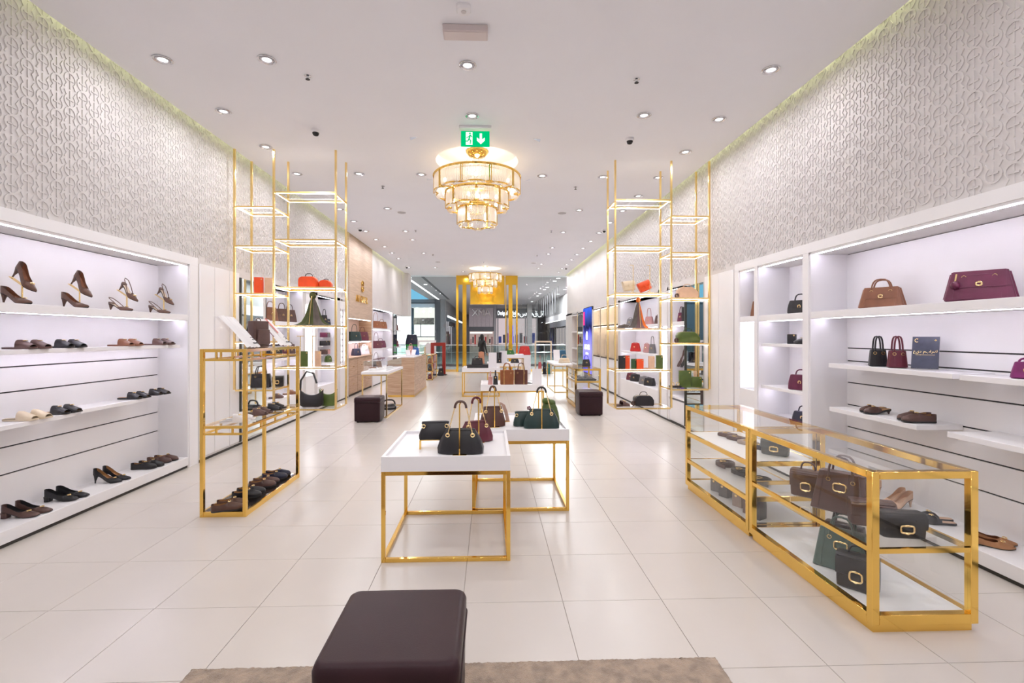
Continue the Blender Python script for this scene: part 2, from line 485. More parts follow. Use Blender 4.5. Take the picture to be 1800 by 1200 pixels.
GL = (.45, .675, .90, 1.125, 1.335)
cabL = cabinet(-1, 3.63, 5.88, 'shoe_cabinet', 'large white recessed shoe cabinet with black grooves on the left wall', [
    (1.847, .07, 3.63, 5.88, 0.0, 1), (1.487, .035, 3.63, 5.82, .05, 1), (.912, .035, 3.63, 4.36, .03, 0), (.915, .035, 4.50, 5.34, .10, 0)],
    grooves=GL, plinth=(-.01, 0, .128))
GR = (.423, .652, .882, 1.111, 1.335, 1.467)
cabR = cabinet(1, .8, 4.84, 'bag_cabinet', 'large white recessed cabinet with bags and slippers on the near right wall', [
    (1.843, .07, .8, 4.84, 0.0, 1), (1.318, .04, 3.38, 4.66, .06, 0), (1.315, .04, 2.1, 3.33, .06, 0), (.895, .04, 3.62, 4.58, .01, 0), (.895, .04, 2.2, 3.37, .01, 0)],
    grooves=GR, plinth=(.02, 0, .128))
cabR2 = cabinet(1, 4.97, 5.80, 'bag_cabinet', 'white shelf column with four lit shelves beside the large right cabinet', [
    (1.843, .07, 4.97, 5.80, 0, 1), (1.50, .035, 4.97, 5.80, .03, 1), (.985, .035, 4.97, 5.80, .03, 1)], plinth=(.02, 0, .62))
cabR3 = cabinet(1, 5.90, 6.24, 'narrow_cabinet', 'narrow white niche with a brightly lit lower box, right wall', [
    (1.843, .07, 5.90, 6.24, 0, 1)], zb=.9)
obox('light_panel', emis('light_panel', (0.96, 0.94, 1.0), 3.4), cabR3, DR - .03, DR - .015, .02, .32, .92, 1.76)
obox('front_panel', WHITE, cabR3, -.005, .02, -.02, .36, .0, .9)
for a, b in ((3.45, 3.61), (5.90, 6.06)):
    struct(MB().box(XL - .4, XL + .012, a, b, 0, ZT + .019).build('trim_2', WHITE))
for a, b in ((4.86, 4.95), (5.815, 5.885), (6.255, 6.36), (.6, .78)):
    struct(MB().box(XR - .01, XR + .4, a, b, 0, ZT + .019).build('trim_3', WHITE))
struct(MB().box(XL - .4, XL + .012, 3.45, 6.06, ZT + .02, 2.56).build('trim_4', WHITE))
struct(MB().box(XR - .01, XR + .4, .6, 6.36, ZT + .02, 2.56).build('trim_5', WHITE))

# mirrors
mr = thing('wall_mirror', 'tall dark-framed mirror panel on the left wall beyond the shoe cabinet', 'mirror', (XL, 7.08, 0))
obox('pane', MIRROR, mr, .002, .012, 0, .69, .06, 2.43)
obox('frame', mat('dark_frame', (.05, .05, .045), .4, var=.1), mr, 0, .03, -.03, 0, .05, 2.44)
mr = thing('wall_mirror', 'tall mirror panel on the right wall behind the hanging gold shelf', 'mirror', (XR, 7.31, 0))
obox('pane', MIRROR, mr, -.012, -.002, 0, .66, .06, 2.43)
obox('frame', mat('dark_frame', (.05, .05, .045), .4, var=.1), mr, -.03, 0, .66, .69, .05, 2.44)

# further bays of the left wall
bayA = cabinet(-1, 7.9, 9.40, 'bag_cabinet', 'white lit shelf bay with handbags behind the left hanging gold shelf', [
    (1.843, .07, 7.9, 9.40, 0, 1), (1.19, .04, 7.9, 9.40, .03, 1)], plinth=(0, 0, .50))
lbx = thing('light_box', 'tall glowing white light box column on the left wall', 'light box', (XL, 9.57, 0))
obox('housing', WHITE, lbx, -.3, -.05, 0, .46, .001, 2.435); obox('light_panel', emis('light_panel', (0.96, 0.94, 1.0), 3.4), lbx, -.05, -.04, .02, .44, .8, 2.2)
obox('front_panel', WHITE, lbx, -.05, 0, 0, .46, 0, .78); obox('header', WHITE, lbx, -.05, 0, 0, .46, 2.22, 2.435)
bayB = cabinet(-1, 10.22, 11.40, 'wallet_cabinet', 'white lit shelf bay with wallets left of the eyewear column', [
    (1.843, .07, 10.22, 11.40, 0, 1), (1.55, .02, 10.22, 10.9, .12, 0), (1.36, .02, 10.22, 10.9, .12, 0), (1.16, .02, 10.22, 10.9, .12, 0), (.98, .03, 10.22, 11.40, .03, 1)], plinth=(0, 0, .50))
ew = thing('eyewear_column', 'narrow glowing eyewear display column with rows of glasses, left wall', 'display', (XL, 11.74, 0))
obox('housing', WHITE, ew, -.3, -.08, 0, .40, 0, 2.44); obox('light_panel', emis('light_panel2', (1, .98, 1.0), 2.4), ew, -.08, -.07, .05, .35, .95, 2.2)
obox('frame', CHROME, ew, -.01, 0, .0, .03, .9, 2.25); obox('frame', CHROME, ew, -.01, 0, .37, .40, .9, 2.25); obox('base', WHITE, ew, -.08, .0, 0, .40, 0, .9); obox('header', WHITE, ew, -.08, .0, 0, .40, 2.25, 2.44)
for i in range(8):
    z = 1.05 + i * .145
    g = MB()
    for dy in (.13, .25): g.lathe([(.03, 0), (.03, .006)], 12, (0, 0, 0))
    g = MB().tube([(-.03, .10 + .045 * math.cos(a) * .6 + .03, z + .022 * math.sin(a)) for a in [2 * PI * k / 12 for k in range(12)]], .004, 5, True)
    g.tube([(-.03, .24 + .045 * math.cos(a) * .6, z + .022 * math.sin(a)) for a in [2 * PI * k / 12 for k in range(12)]], .004, 5, True).bar((-.03, .16, z), (-.03, .21, z), .006)
    tag(g.build('glasses', CHARC, None, (XL, 11.74, 0)), 'pair of glasses in the lit eyewear column, %s from the bottom' % ORD[i], 'glasses', 'glasses in the eyewear column')
# oak feature wall with the gold emblem and letters
ow = struct(MB().box(XL - .5, XL + .02, 12.4, 14.8, 2.05, 4.5).build('trim_6', OAKL, smooth=False))
on = thing('oak_niche', 'oak niche unit with shelf and drawers under the gold wall letters', 'cabinet', (XL, 12.4, 0))
obox('back_panel', mat('niche_back', (.62, .44, .36), .5, var=.05, stretch=(1, 1, 8)), on, -.40, -.38, .02, 2.38, 1.02, 2.05)
obox('side_panel', OAK, on, -.4, .0, .0, .03, 0, 2.05); obox('side_panel', OAK, on, -.4, 0, 2.37, 2.4, 0, 2.05)
sh = obox('shelf', WHITE, on, -.38, 0, .03, 2.37, 1.41, 1.44); obox('led_strip', LEDM, sh, -.06, -.045, .05, 2.3, 1.40, 1.4095)
obox('led_strip', LEDW, on, -.05, -.03, .05, 2.35, 2.035, 2.045)
obox('worktop', OAK, on, -.40, .03, .0, 2.4, .98, 1.02)
for k in range(3):
    for j in range(2):
        d = obox('drawer', OAK, on, -.02, .015, .02 + k * .79, .79 + k * .79, .06 + j * .46, .51 + j * .46, bevel=.002)
        obox('handle', GOLD2, d, .015, .022, .34 + k * .79, .48 + k * .79, .30 + j * .46, .315 + j * .46)
obox('plinth', DARKGAP, on, -.35, -.02, 0, 2.4, 0, .06)
# emblem (two facing horseshoes) and letters, standing off the oak
lg = thing('wall_emblem', 'gold horseshoe emblem above the gold letters on the oak wall', 'emblem', (XL + .02, 13.62, 2.98))
for s_ in (1, -1):
    m_ = MB(); a0 = [rad(-40 + i * 26) for i in range(11)]
    m_.tube([(.02, .085 * math.cos(a), s_ * (.068 + .085 * math.sin(a))) for a in a0], .018, 6)
    m_.bar((.02, -.06, s_ * .06), (.02, .06, s_ * .06), .022)
    m_.build('horseshoe', GOLD, lg)
lt = thing('wall_letters', 'gold raised shop name letters on the oak wall', 'sign', (XL + .02, 13.6, 2.60))
for i, ch in enumerate('AIGNER'):
    text('letter', ch, .27, GOLD, lt, (.012, (-.52 + i * .205) if i != 1 else -.34, 0), (rad(90), 0, rad(90)), .012)

bayC = cabinet(-1, 14.97, 17.88, 'bag_cabinet', 'far white lit shelf bay with brown handbags beyond the oak wall', [
    (1.83, .05, 14.97, 17.88, 0, 1), (1.17, .05, 14.97, 17.88, 0, 1)], plinth=(0, 0, .50))
mr = thing('wall_mirror', 'narrow far mirror strip beyond the last left shelf bay', 'mirror', (XL, 18.02, 0))
obox('pane', MIRROR, mr, .002, .012, 0, .62, .06, 2.40); obox('frame', mat('dark_frame', (.05, .05, .045), .4), mr, 0, .02, -.02, 0, .05, 2.41)
gw = thing('gold_shelf_unit', 'amber-backed shelf column at the far left end of the shop', 'shelf unit', (XL, 18.7, 0))
obox('back_panel', mat('amber_back', (.45, .26, .06), .4, var=.15), gw, -.3, -.28, 0, .7, 0, 2.42)
for z in (.5, 1.15, 1.8, 2.40): obox('shelf', WHITE, gw, -.28, .02, 0, .75, z - .04, z)
obox('side_panel', WHITE, gw, -.3, 0, -.02, 0, 0, 2.42)
# right wall bays
scb = cabinet(1, 8.07, 8.78, 'scarf_cabinet', 'white bay with rows of hanging scarves beside the right mirror', [
    (1.843, .07, 8.07, 8.78, 0, 1), (.50, .04, 8.07, 8.78, .0, 0)], plinth=(0.02, 0, .42))
lb2 = thing('light_box', 'tall glowing white light box column on the right wall beside the scarves', 'light box', (XR, 8.87, 0))
obox('housing', WHITE, lb2, .05, .3, 0, .34, .001, 2.435); obox('light_panel', emis('light_panel', (0.96, 0.94, 1.0), 3.4), lb2, .04, .05, .02, .32, .6, 1.76); obox('header', WHITE, lb2, 0, .05, 0, .34, 1.78, 2.435); obox('front_panel', WHITE, lb2, 0, .05, 0, .34, 0, .58)
bayR = cabinet(1, 9.37, 12.08, 'bag_cabinet', 'white lit shelf bay with small bags behind the right hanging gold shelf', [
    (1.83, .06, 9.37, 12.08, 0, 1), (1.21, .05, 9.37, 12.08, .02, 1)], plinth=(0.0, 0, .50))
bgm = mat('beige_lining', (.78, .66, .50), .7, var=.04)
for k, (a, b) in enumerate(((12.33, 13.24), (13.34, 14.25), (14.36, 15.27))):
    c = thing('jewellery_case', 'beige-lined lit wall case with dark frame, %s from the hanging shelf' % ORD[k], 'display case', (XR, a, 0), 0, 'beige wall cases')
    L_ = b - a
    obox('lining', bgm, c, .18, .2, 0, L_, .95, 2.42); obox('side_panel', bgm, c, 0, .18, 0, .02, .95, 2.42); obox('side_panel', bgm, c, 0, .18, L_ - .02, L_, .95, 2.42)
    fr = obox('frame', mat('bronze', (.12, .08, .05), .35, .6, var=.1), c, -.012, 0, 0, L_, 1.86, 1.90); obox('frame', MATS['bronze'], c, -.012, 0, 0, L_, .93, .97); obox('frame', MATS['bronze'], c, -.012, 0, 0, L_, 2.40, 2.43)
    obox('led_strip', LEDW, c, .02, .04, .04, L_ - .04, 2.385, 2.395); obox('led_strip', LEDW, c, .02, .04, .04, L_ - .04, 1.845, 1.855)
    for j in range(2):
        o = obox('busts_board', mat('beige_board', (.70, .54, .38), .6, var=.05), c, .10, .14, .12 + j * .38, .42 + j * .38, 1.0, 1.62, bevel=.01)
    obox('base', WHITE, c, 0, .3, 0, L_, .05, .92)
# screen
sc = thing('advert_screen', 'tall lit blue advertising screen on the far right wall', 'screen', (XR, 15.52, 0))
def screen_mat():
    m = bpy.data.materials.new('screen_picture'); m.use_nodes = True; nt = m.node_tree; nt.nodes.clear()
    o = nt.nodes.new('ShaderNodeOutputMaterial'); e = nt.nodes.new('ShaderNodeEmission'); tc = nt.nodes.new('ShaderNodeTexCoord'); sp = nt.nodes.new('ShaderNodeSeparateXYZ')
    nt.links.new(tc.outputs['Generated'], sp.inputs[0])
    r = nt.nodes.new('ShaderNodeValToRGB'); cr = r.color_ramp
    cr.elements[0].color = (.10, .09, .75, 1); cr.elements[0].position = 0; cr.elements[1].color = (.03, .08, .5, 1); cr.elements[1].position = 1
    for p, c in ((.35, (.22, .20, .9)), (.55, (.12, .12, .6)), (.68, (.01, .01, .04)), (.85, (.03, .05, .22))):
        q = cr.elements.new(p); q.color = (*c, 1)
    n = nt.nodes.new('ShaderNodeTexNoise'); n.inputs['Scale'].default_value = 3; ad = nt.nodes.new('ShaderNodeMath'); ad.operation = 'MULTIPLY_ADD'; ad.inputs[1].default_value = .3; ad.inputs[2].default_value = -.15
    nt.links.new(tc.outputs['Generated'], n.inputs[0]); nt.links.new(n.outputs[0], ad.inputs[0])
    a2 = nt.nodes.new('ShaderNodeMath'); a2.operation = 'ADD'; nt.links.new(sp.outputs[2], a2.inputs[0]); nt.links.new(ad.outputs[0], a2.inputs[1])
    nt.links.new(a2.outputs[0], r.inputs[0]); nt.links.new(r.outputs[0], e.inputs[0]); e.inputs[1].default_value = 1.5; nt.links.new(e.outputs[0], o.inputs[0])
    return m
obox('housing', CHARC, sc, .0, .3, 0, 1.36, .28, 2.56); obox('display', screen_mat(), sc, -.02, -.001, .02, 1.34, .32, 2.53)
WGLOW = emis('screen_white', (1, 1, 1), 1.6); PGLOW = emis('screen_pink', (.8, .03, .2), 1.2)
m_ = MB(); m_.tube([(-.024, .68 + .1 * math.cos(a), 1.58 + .14 * math.sin(a)) for a in [rad(-60 + 30 * i) for i in range(11)]], .016, 5); m_.bar((-.024, .60, 1.56), (-.024, .76, 1.56), .03); m_.build('emblem', WGLOW, sc)
text('letters', 'AIGNER', .26, WGLOW, sc, (-.024, .68, 1.19), (rad(90), 0, rad(-90)), .002)
text('letters', 'collection', .12, WGLOW, sc, (-.024, .68, .98), (rad(90), 0, rad(-90)), .002)
m_ = MB(); m_.box(-.0225, -.0205, 1.06, 1.32, 1.95, 2.42); m_.build('picture', PGLOW, sc)
mr = thing('wall_mirror', 'far right mirror strip beyond the advertising screen', 'mirror', (XR, 17.02, 0))
obox('pane', MIRROR, mr, -.012, -.002, 0, .98, .06, 2.40); obox('frame', GOLD2, mr, -.02, 0, .98, 1.0, .05, 2.41)
gw = thing('gold_shelf_unit', 'amber-backed shelf column at the far right end of the shop', 'shelf unit', (XR, 18.22, 0))
obox('back_panel', MATS['amber_back'], gw, .28, .3, 0, 1.06, 0, 2.42)
for z in (.5, 1.1, 1.75, 2.40): obox('shelf', WHITE, gw, -.02, .28, 0, 1.06, z - .04, z)
# baseboard lines
struct(MB().box(XL, XL + .006, 6.1, 12.35, 0, .03).build('baseboard_left', DARKGAP)); struct(MB().box(XR - .006, XR, 6.4, 20, 0, .03).build('baseboard_right', DARKGAP))
# ================================================================ CEILING FIXTURES
def downlight(px, py, label, first=[None]):
    p = W(px, py, z=HC)
    if first[0] is None:
        t = thing('ceiling_downlight', label, 'light', (p.x, p.y, HC), 0, 'ceiling downlights')
        MB().lathe([(.062, -.001), (.082, -.001), (.085, -.008), (.078, -.012), (.064, -.006)], 28, cap0=False, cap1=False).build('outer_ring', CHROME, t)
        MB().lathe([(.040, -.004), (.046, -.011), (.058, -.011), (.062, -.003)], 28, cap0=False, cap1=False).build('inner_ring', mat('trim_white', (.62, .60, .64), .4, var=.02), t)
        MB().lathe([(.0001, -.004), (.040, -.004)], 28, cap0=False, cap1=False).build('lens', LAMPM, t)
        ld = bpy.data.lights.new('lamp', 'AREA'); ld.shape = 'DISK'; ld.size = .078; ld.energy = DOWNLIGHT_W; ld.color = (.985, .975, 1.0); ld.spread = rad(175)
        lo = bpy.data.objects.new('lamp', ld); COL.objects.link(lo); lo.parent = t; lo.location = (0, 0, -.012)
        first[0] = t
    else:
        dup(first[0], (p.x, p.y, HC), 0, label, 'ceiling downlights')
rows = {
 'row along the left wall': [(286, 104), (393, 195), (467, 257.5), (522, 305), (597, 367), (621.7, 388.5), (643, 406), (661, 420.5), (676, 433), (689, 444), (700.7, 454), (719, 469.7)],
 'row left of the chandeliers': [(469, 104), (631, 305), (681, 366), (713, 406), (725, 421), (744.7, 444.7), (765, 470)],
 'middle row over the aisle': [(822, 114), (830, 203), (740.5, 306), (953, 308.5), (814, 477)],
 'row right of the chandeliers': [(1132, 202), (1059.5, 310.5), (1018, 369), (990, 408), (971, 435), (964, 446), (952, 464), (946.7, 471)],
 'row along the right wall': [(1355, 122), (1264, 209), (1204.7, 266.5), (1157, 311.6), (1122, 344), (1094.5, 370), (1072.5, 391), (1053, 409), (1038.5, 423.7), (1025, 436), (1014, 447), (1004.5, 456), (996, 464.7), (988, 471.7), (982, 478)],
}
for rn, pts in rows.items():
    for i, (a, b) in enumerate(pts):
        downlight(a, b, 'round chrome-rimmed ceiling downlight, %s from the camera in the %s' % (ORD[i], rn))
# the same grid goes on over and behind the camera
k = 0
for xi, x in enumerate((-2.7, -1.3, .1, 1.5, 2.6)):
    for yi, y in enumerate((-.9, .6, 2.0)):
        d = ray(900, 600)
        t = [o for o in bpy.data.objects if o.name == 'ceiling_downlight'][0]
        dup(t, (x, y, HC), 0, 'ceiling downlight above the camera end, %s from the left wall, %s from the back wall' % (ORD[xi], ORD[yi]), 'downlights over the near end'); k += 1

for i, (a, b) in enumerate([(541, 133), (1119, 139), (672.8, 327), (1011.7, 328.7), (730.6, 404.5), (969, 405.5), (761, 447), (944, 448), (850, 460)]):
    p = W(a, b, z=HC)
    sp = thing('ceiling_sprinkler', 'small dark ceiling sprinkler head, %s nearest to the camera' % ORD[i], 'sprinkler', (p.x, p.y, HC), 0, 'ceiling sprinklers')
    MB().lathe([(.034, 0), (.034, -.004), (.018, -.010), (.010, -.028)], 16, cap0=False).build('escutcheon', CHROME, sp)
    MB().lathe([(.022, -.036), (.022, -.039)], 14).bar((0, 0, -.01), (0, 0, -.038), .006).build('deflector', CHARC, sp)
SMOKE = mat('dark_dome', (.01, .01, .012), .08, var=.1)
for i, (a, b) in enumerate([(555, 228), (1107, 243), (633, 401), (1062, 403), (715, 468), (995, 470)]):
    p = W(a, b, z=HC)
    lab = ['white dome camera with black eye, nearest on the left ceiling', 'white dome camera with black eye, nearest on the right ceiling', 'dome camera on the ceiling near the oak wall', 'dome camera on the ceiling beside the right hanging shelf', 'small ceiling camera at the far left near the entrance', 'small ceiling camera at the far right near the entrance'][i]
    c = thing('security_camera', lab, 'camera', (p.x, p.y, HC), 0, 'ceiling cameras')
    MB().lathe([(.055, 0), (.055, -.03), (.045, -.04)], 20).build('housing', WHITE, c)
    MB().lathe([(.042, -.038), (.040, -.055), (.030, -.072), (.012, -.08)], 20).build('dome', SMOKE, c)
for i, (a, b) in enumerate([(706, 373), (988, 374), (770, 460), (938, 462)]):
    p = W(a, b, z=HC)
    s_ = thing('ceiling_speaker', 'flat round ceiling speaker ' + ['left of the near chandelier', 'right of the near chandelier', 'left of the far chandelier', 'right of the far chandelier'][i], 'speaker', (p.x, p.y, HC), 0, 'ceiling speakers')
    MB().lathe([(.10, 0), (.10, -.008)], 28).build('rim', WHITE, s_); MB().lathe([(.088, -.008), (.088, -.010)], 28).build('grille', mat('grille', (.48, .45, .45), .6, var=.1, scale=200), s_)
# smoke detector and emergency light box near the camera
p = W(815, 13, z=HC)
sd = thing('smoke_detector', 'white rounded smoke detector on the ceiling near the camera', 'detector', (p.x, p.y, HC))
MB().loft([rrect(.115, .115, .03, z) for z in (0, -.02)] + [rrect(.095, .095, .03, -.035)]).build('body', WHITE, sd); MB().lathe([(.02, -.035), (.02, -.04)], 16).build('vent', WALLM, sd)
a, b = W(779, 45, z=HC), W(857, 66, z=HC)
el = thing('emergency_light', 'flat rectangular emergency light box on the ceiling', 'light', ((a.x + b.x) / 2, 4.08, HC))
obox('body', mat('pinkish_plastic', (.66, .58, .57), .5, var=.03), el, -.19, .19, -.07, .07, -.06, 0, bevel=.006); obox('diffuser', mat('diff', (.70, .62, .60), .3, var=.02), el, -.175, .175, -.058, .058, -.064, -.06)
# exit sign
GRN = emis('exit_green', (.0, .42, .14), 1.0); SGW = emis('exit_white', (.85, 1, .9), 1.0)
ex = thing('exit_sign', 'green illuminated exit sign with running figure and down arrow hanging from the ceiling', 'sign', (-.19, 6.0, 0))
obox('housing', WHITE, ex, -.20, .20, -.05, .05, HC - .035, HC, bevel=.004)
obox('panel', GRN, ex, -.18, .18, -.012, .012, 3.975, 4.165)
obox('edge', ACRYL, ex, -.185, .185, -.013, .013, 4.165, 4.19)
y = -.0135
pl = MB()
def pic(pts): 
    k = len(pl.v); pl.v += [(a, y, c) for a, c in pts] + [(a, y - .002, c) for a, c in pts]; n = len(pts)
    pl.f += [tuple(k + n + i for i in range(n))] + [(k + i, k + (i + 1) % n, k + n + (i + 1) % n, k + n + i) for i in range(n)]
pic([(-.118, 3.99), (-.035, 3.99), (-.035, 4.15), (-.118, 4.15)]); pl.build('door_symbol', SGW, ex)
pl = MB(); pic([(.055, 4.135), (.085, 4.135), (.085, 4.06), (.12, 4.085), (.12, 4.045), (.07, 4.0), (.02, 4.045), (.02, 4.085), (.055, 4.06)]); pl.build('arrow_symbol', SGW, ex)
pl = MB(); y = -.0165
pl.lathe([(.011, 0)], 10) if 0 else None
pic([(-.066 + .012 * math.cos(2 * PI * i / 10), 4.133 + .012 * math.sin(2 * PI * i / 10)) for i in range(10)])
pic([(-.088, 4.085), (-.070, 4.118), (-.055, 4.113), (-.068, 4.06)]); pic([(-.07, 4.112), (-.058, 4.118), (-.036, 4.09), (-.042, 4.083), (-.06, 4.1)])
pic([(-.088, 4.09), (-.08, 4.10), (-.105, 4.07), (-.11, 4.082)]) ; pic([(-.084, 4.07), (-.066, 4.065), (-.05, 4.04), (-.058, 4.0), (-.068, 4.0), (-.064, 4.036)]); pic([(-.084, 4.075), (-.07, 4.062), (-.09, 4.03), (-.125, 4.03), (-.125, 4.04), (-.096, 4.042)])
pl.build('running_figure', GRN, ex)

# ---------------------------------------------------------------- chandeliers
ROD = bpy.data.materials.new('ribbed_glass'); ROD.use_nodes = True
nt = ROD.node_tree; nt.nodes.clear()
o_ = nt.nodes.new('ShaderNodeOutputMaterial'); mx = nt.nodes.new('ShaderNodeMixShader'); mx2 = nt.nodes.new('ShaderNodeMixShader')
t_ = nt.nodes.new('ShaderNodeBsdfTransparent'); g_ = nt.nodes.new('ShaderNodeBsdfGlossy'); tr = nt.nodes.new('ShaderNodeBsdfTranslucent'); lw = nt.nodes.new('ShaderNodeLayerWeight'); lw.inputs[0].default_value = .35
g_.inputs['Roughness'].default_value = .08; tr.inputs[0].default_value = (1, .97, .94, 1); mx2.inputs[0].default_value = .5
nt.links.new(lw.outputs['Facing'], mx.inputs[0]); nt.links.new(t_.outputs[0], mx2.inputs[1]); nt.links.new(tr.outputs[0], mx2.inputs[2])
nt.links.new(mx2.outputs[0], mx.inputs[1]); nt.links.new(g_.outputs[0], mx.inputs[2]); nt.links.new(mx.outputs[0], o_.inputs[0])
def chandelier(loc, label, warm=True):
    c = thing('chandelier', label, 'chandelier', (loc[0], loc[1], 0))
    MB().lathe([(.0001, 4.375), (.17, 4.375), (.165, 4.35), (.12, 4.30), (.0001, 4.27)], 28, cap0=False, cap1=False).build('canopy', GOLD, c)
    wires = MB()
    for i in range(6):
        a = 2 * PI * i / 6 + .3; wires.tube([(.09 * math.cos(a), .09 * math.sin(a), 4.31), (.36 * math.cos(a), .36 * math.sin(a), 3.98)], .0025, 5)
    wires.build('suspension_wires', CHROME, c)
    for k, (R_, zt, zb, n) in enumerate(((.65, 3.98, 3.74, 10), (.475, 3.74, 3.52, 8), (.30, 3.50, 3.27, 6))):
        ring = lambda r, z, m=64: [(r * math.cos(2 * PI * i / m), r * math.sin(2 * PI * i / m), z) for i in range(m)]
        MB().tube(ring(R_, zt), .017, 6, True).build('upper_ring', GOLD, c)
        sc_ = []
        for i in range(n * 12):
            a = 2 * PI * i / (n * 12); q = abs(math.sin(a * n / 2)); sc_.append(((R_ - .06 + .06 * q) * math.cos(a), (R_ - .06 + .06 * q) * math.sin(a), zb))
        lr = MB().tube(sc_, .011, 6, True).build('lower_ring', GOLD, c)
        MB().tube(ring(R_ - .13, zt - .005), .008, 5, True).build('inner_ring', GOLD, c)
        sp = MB()
        for i in range(n):
            a = 2 * PI * i / n; sp.bar((( R_ - .13) * math.cos(a), (R_ - .13) * math.sin(a), zt - .004), (R_ * math.cos(a), R_ * math.sin(a), zt - .004), .008)
        sp.build('spokes', GOLD, c)
        for i in range(n):
            a = 2 * PI * i / n
            u = MB().bar((R_ * math.cos(a + .02), R_ * math.sin(a + .02), zt), (R_ * math.cos(a + .02), R_ * math.sin(a + .02), zb), .013).bar((R_ * math.cos(a - .02), R_ * math.sin(a - .02), zt), (R_ * math.cos(a - .02), R_ * math.sin(a - .02), zb), .013)
            up = u.build('upright', GOLD, c)
            if i % 2 == 0:
                cx, cy = (R_ - .045) * math.cos(a), (R_ - .045) * math.sin(a)
                MB().tube([(cx + .045 * math.cos(b_), cy + .045 * math.sin(b_), zb) for b_ in [2 * PI * j / 16 for j in range(16)]], .009, 6, True).build('loop', GOLD, up)
            rods = MB(); nr = max(8, int(2 * PI * R_ / n / .019))
            for j in range(nr):
                b_ = a + 2 * PI / n * (j + .5) / nr
                if abs((b_ - a)) < .03: continue
                p = ((R_ - .012) * math.cos(b_), (R_ - .012) * math.sin(b_))
                rods.tube([(p[0], p[1], zb - .035 + .05 * (1 - math.sin((b_ - a) * n / 2))), (p[0], p[1], zt - .02)], .0085, 6)
            rods.build('glass_rods', ROD, c)
        for i in range(n // 2 + 1):
            a = 2 * PI * (i + .5) / (n // 2 + 1)
            bl = MB().sphere(((R_ - .12) * math.cos(a), (R_ - .12) * math.sin(a), (zt + zb) / 2), .022, 10, 6, 1.4).build('bulb', WARM, c)
            MB().bar(((R_ - .12) * math.cos(a), (R_ - .12) * math.sin(a), zt), ((R_ - .12) * math.cos(a), (R_ - .12) * math.sin(a), (zt + zb) / 2 + .03), .014).build('socket', GOLD, bl)
    # added bare point light without a fixture, washes the recess above
    ld = bpy.data.lights.new('lamp', 'POINT'); ld.energy = 9; ld.color = (1, .92, .70); ld.shadow_soft_size = .1
    lo = bpy.data.objects.new('lamp', ld); COL.objects.link(lo); lo.parent = c; lo.location = (0, 0, 4.12)
    return c
chandelier(CH1, 'large near three-tier gold chandelier with ribbed glass rods')
chandelier(CH2, 'far three-tier chandelier close to the shop entrance')

# ================================================================ ENTRANCE AND MALL
YG = YE
facade = struct(MB().box(-3.9, -3.66 + .2, YG - .75, YG, 2.42, 4.5).build('trim_7', WALLM))
GOLDP = mat('portal_gold', (.86, .52, .06), .14, 1.0, var=.06, scale=2)
pt = thing('gold_portal', 'mirror-gold entrance portal with lintel and slim gold posts', 'portal', (0, YG, 0))
obox('lintel', GOLDP, pt, -.88, .62, 0, .5, 2.96, HC)
for x0, x1 in ((-1.50, -1.40), (-1.22, -1.05), (.66, .70), (.80, .97), (1.13, 1.20)): obox('post', GOLDP, pt, x0, x1, 0, .12, 0, HC)
for x0, x1 in ((-1.40, -1.22), (-1.05, -.88), (.70, .80), (.97, 1.13)): obox('header', GOLDP, pt, x0, x1, .02, .10, 3.82, HC)
for x0, x1 in ((-1.4, -1.22), (.97, 1.13)): obox('side_glass', GLASSF, pt, x0, x1, .05, .06, 0, 3.82)
for i, (x0, x1) in enumerate(((-3.9, -2.70), (-2.69, -1.51), (1.21, 2.30), (2.31, 3.33))):
    g = thing('window_%d' % (i + 1), None, None, (x0, YG, 0)); struct(g)
    obox('pane', GLASSF, g, 0, x1 - x0, .05, .062, .1, HC); obox('sill', GOLD2, g, 0, x1 - x0, .0, .1, 0, .1)
struct(MB().box(-14, 14, YE, 62, -.1, 0).build('floor_mall', mat('mall_floor', (.42, .40, .40), .15, var=.06, scale=.5)))
MCE = mat('mall_ceiling', (.42, .40, .41), .6, var=.03)
mc = struct(MB().box(-4.55, 14, YE, 62, 4.30, 4.4).box(-14, -4.55, YE, 62, 5.2, 5.3).box(-4.6, -4.55, YE, 62, 4.3, 5.3).build('ceiling_mall', MCE, smooth=False))
struct(MB().box(-3.93, 3.6, YE - .02, YE + .5, 4.22, 4.6).build('trim_8', CEILM))
obox('light_strip', emis('mall_strip', (1, .97, 1), 2.2), mc, -3.96, -3.84, 21.5, 36, 4.285, 4.299)
obox('ceiling_slot', BLACKGROOVE, mc, -3.2, -3.05, 21.2, 36, 4.29, 4.299)
obox('skylight', emis('skylight', (.16, .42, .62), 1.0), mc, -13.9, -4.7, 23, 60, 5.17, 5.19)
GREYW = mat('mall_wall', (.30, .29, .30), .5, var=.05)
DARKW = mat('mall_dark', (.09, .09, .10), .4, var=.08)
mw = MB().box(-14, 14, 61.9, 62, 0, 5.3).box(-14, -13.9, YE, 62, 0, 5.3).box(13.9, 14, YE, 62, 0, 5.3).box(-14, -3.9, YE + .3, YE + .5, 2.6, 5.3).box(3.6, 14, YE + .3, YE + .5, 0, 5.3)
struct(mw.build('wall_mall', GREYW, smooth=False))
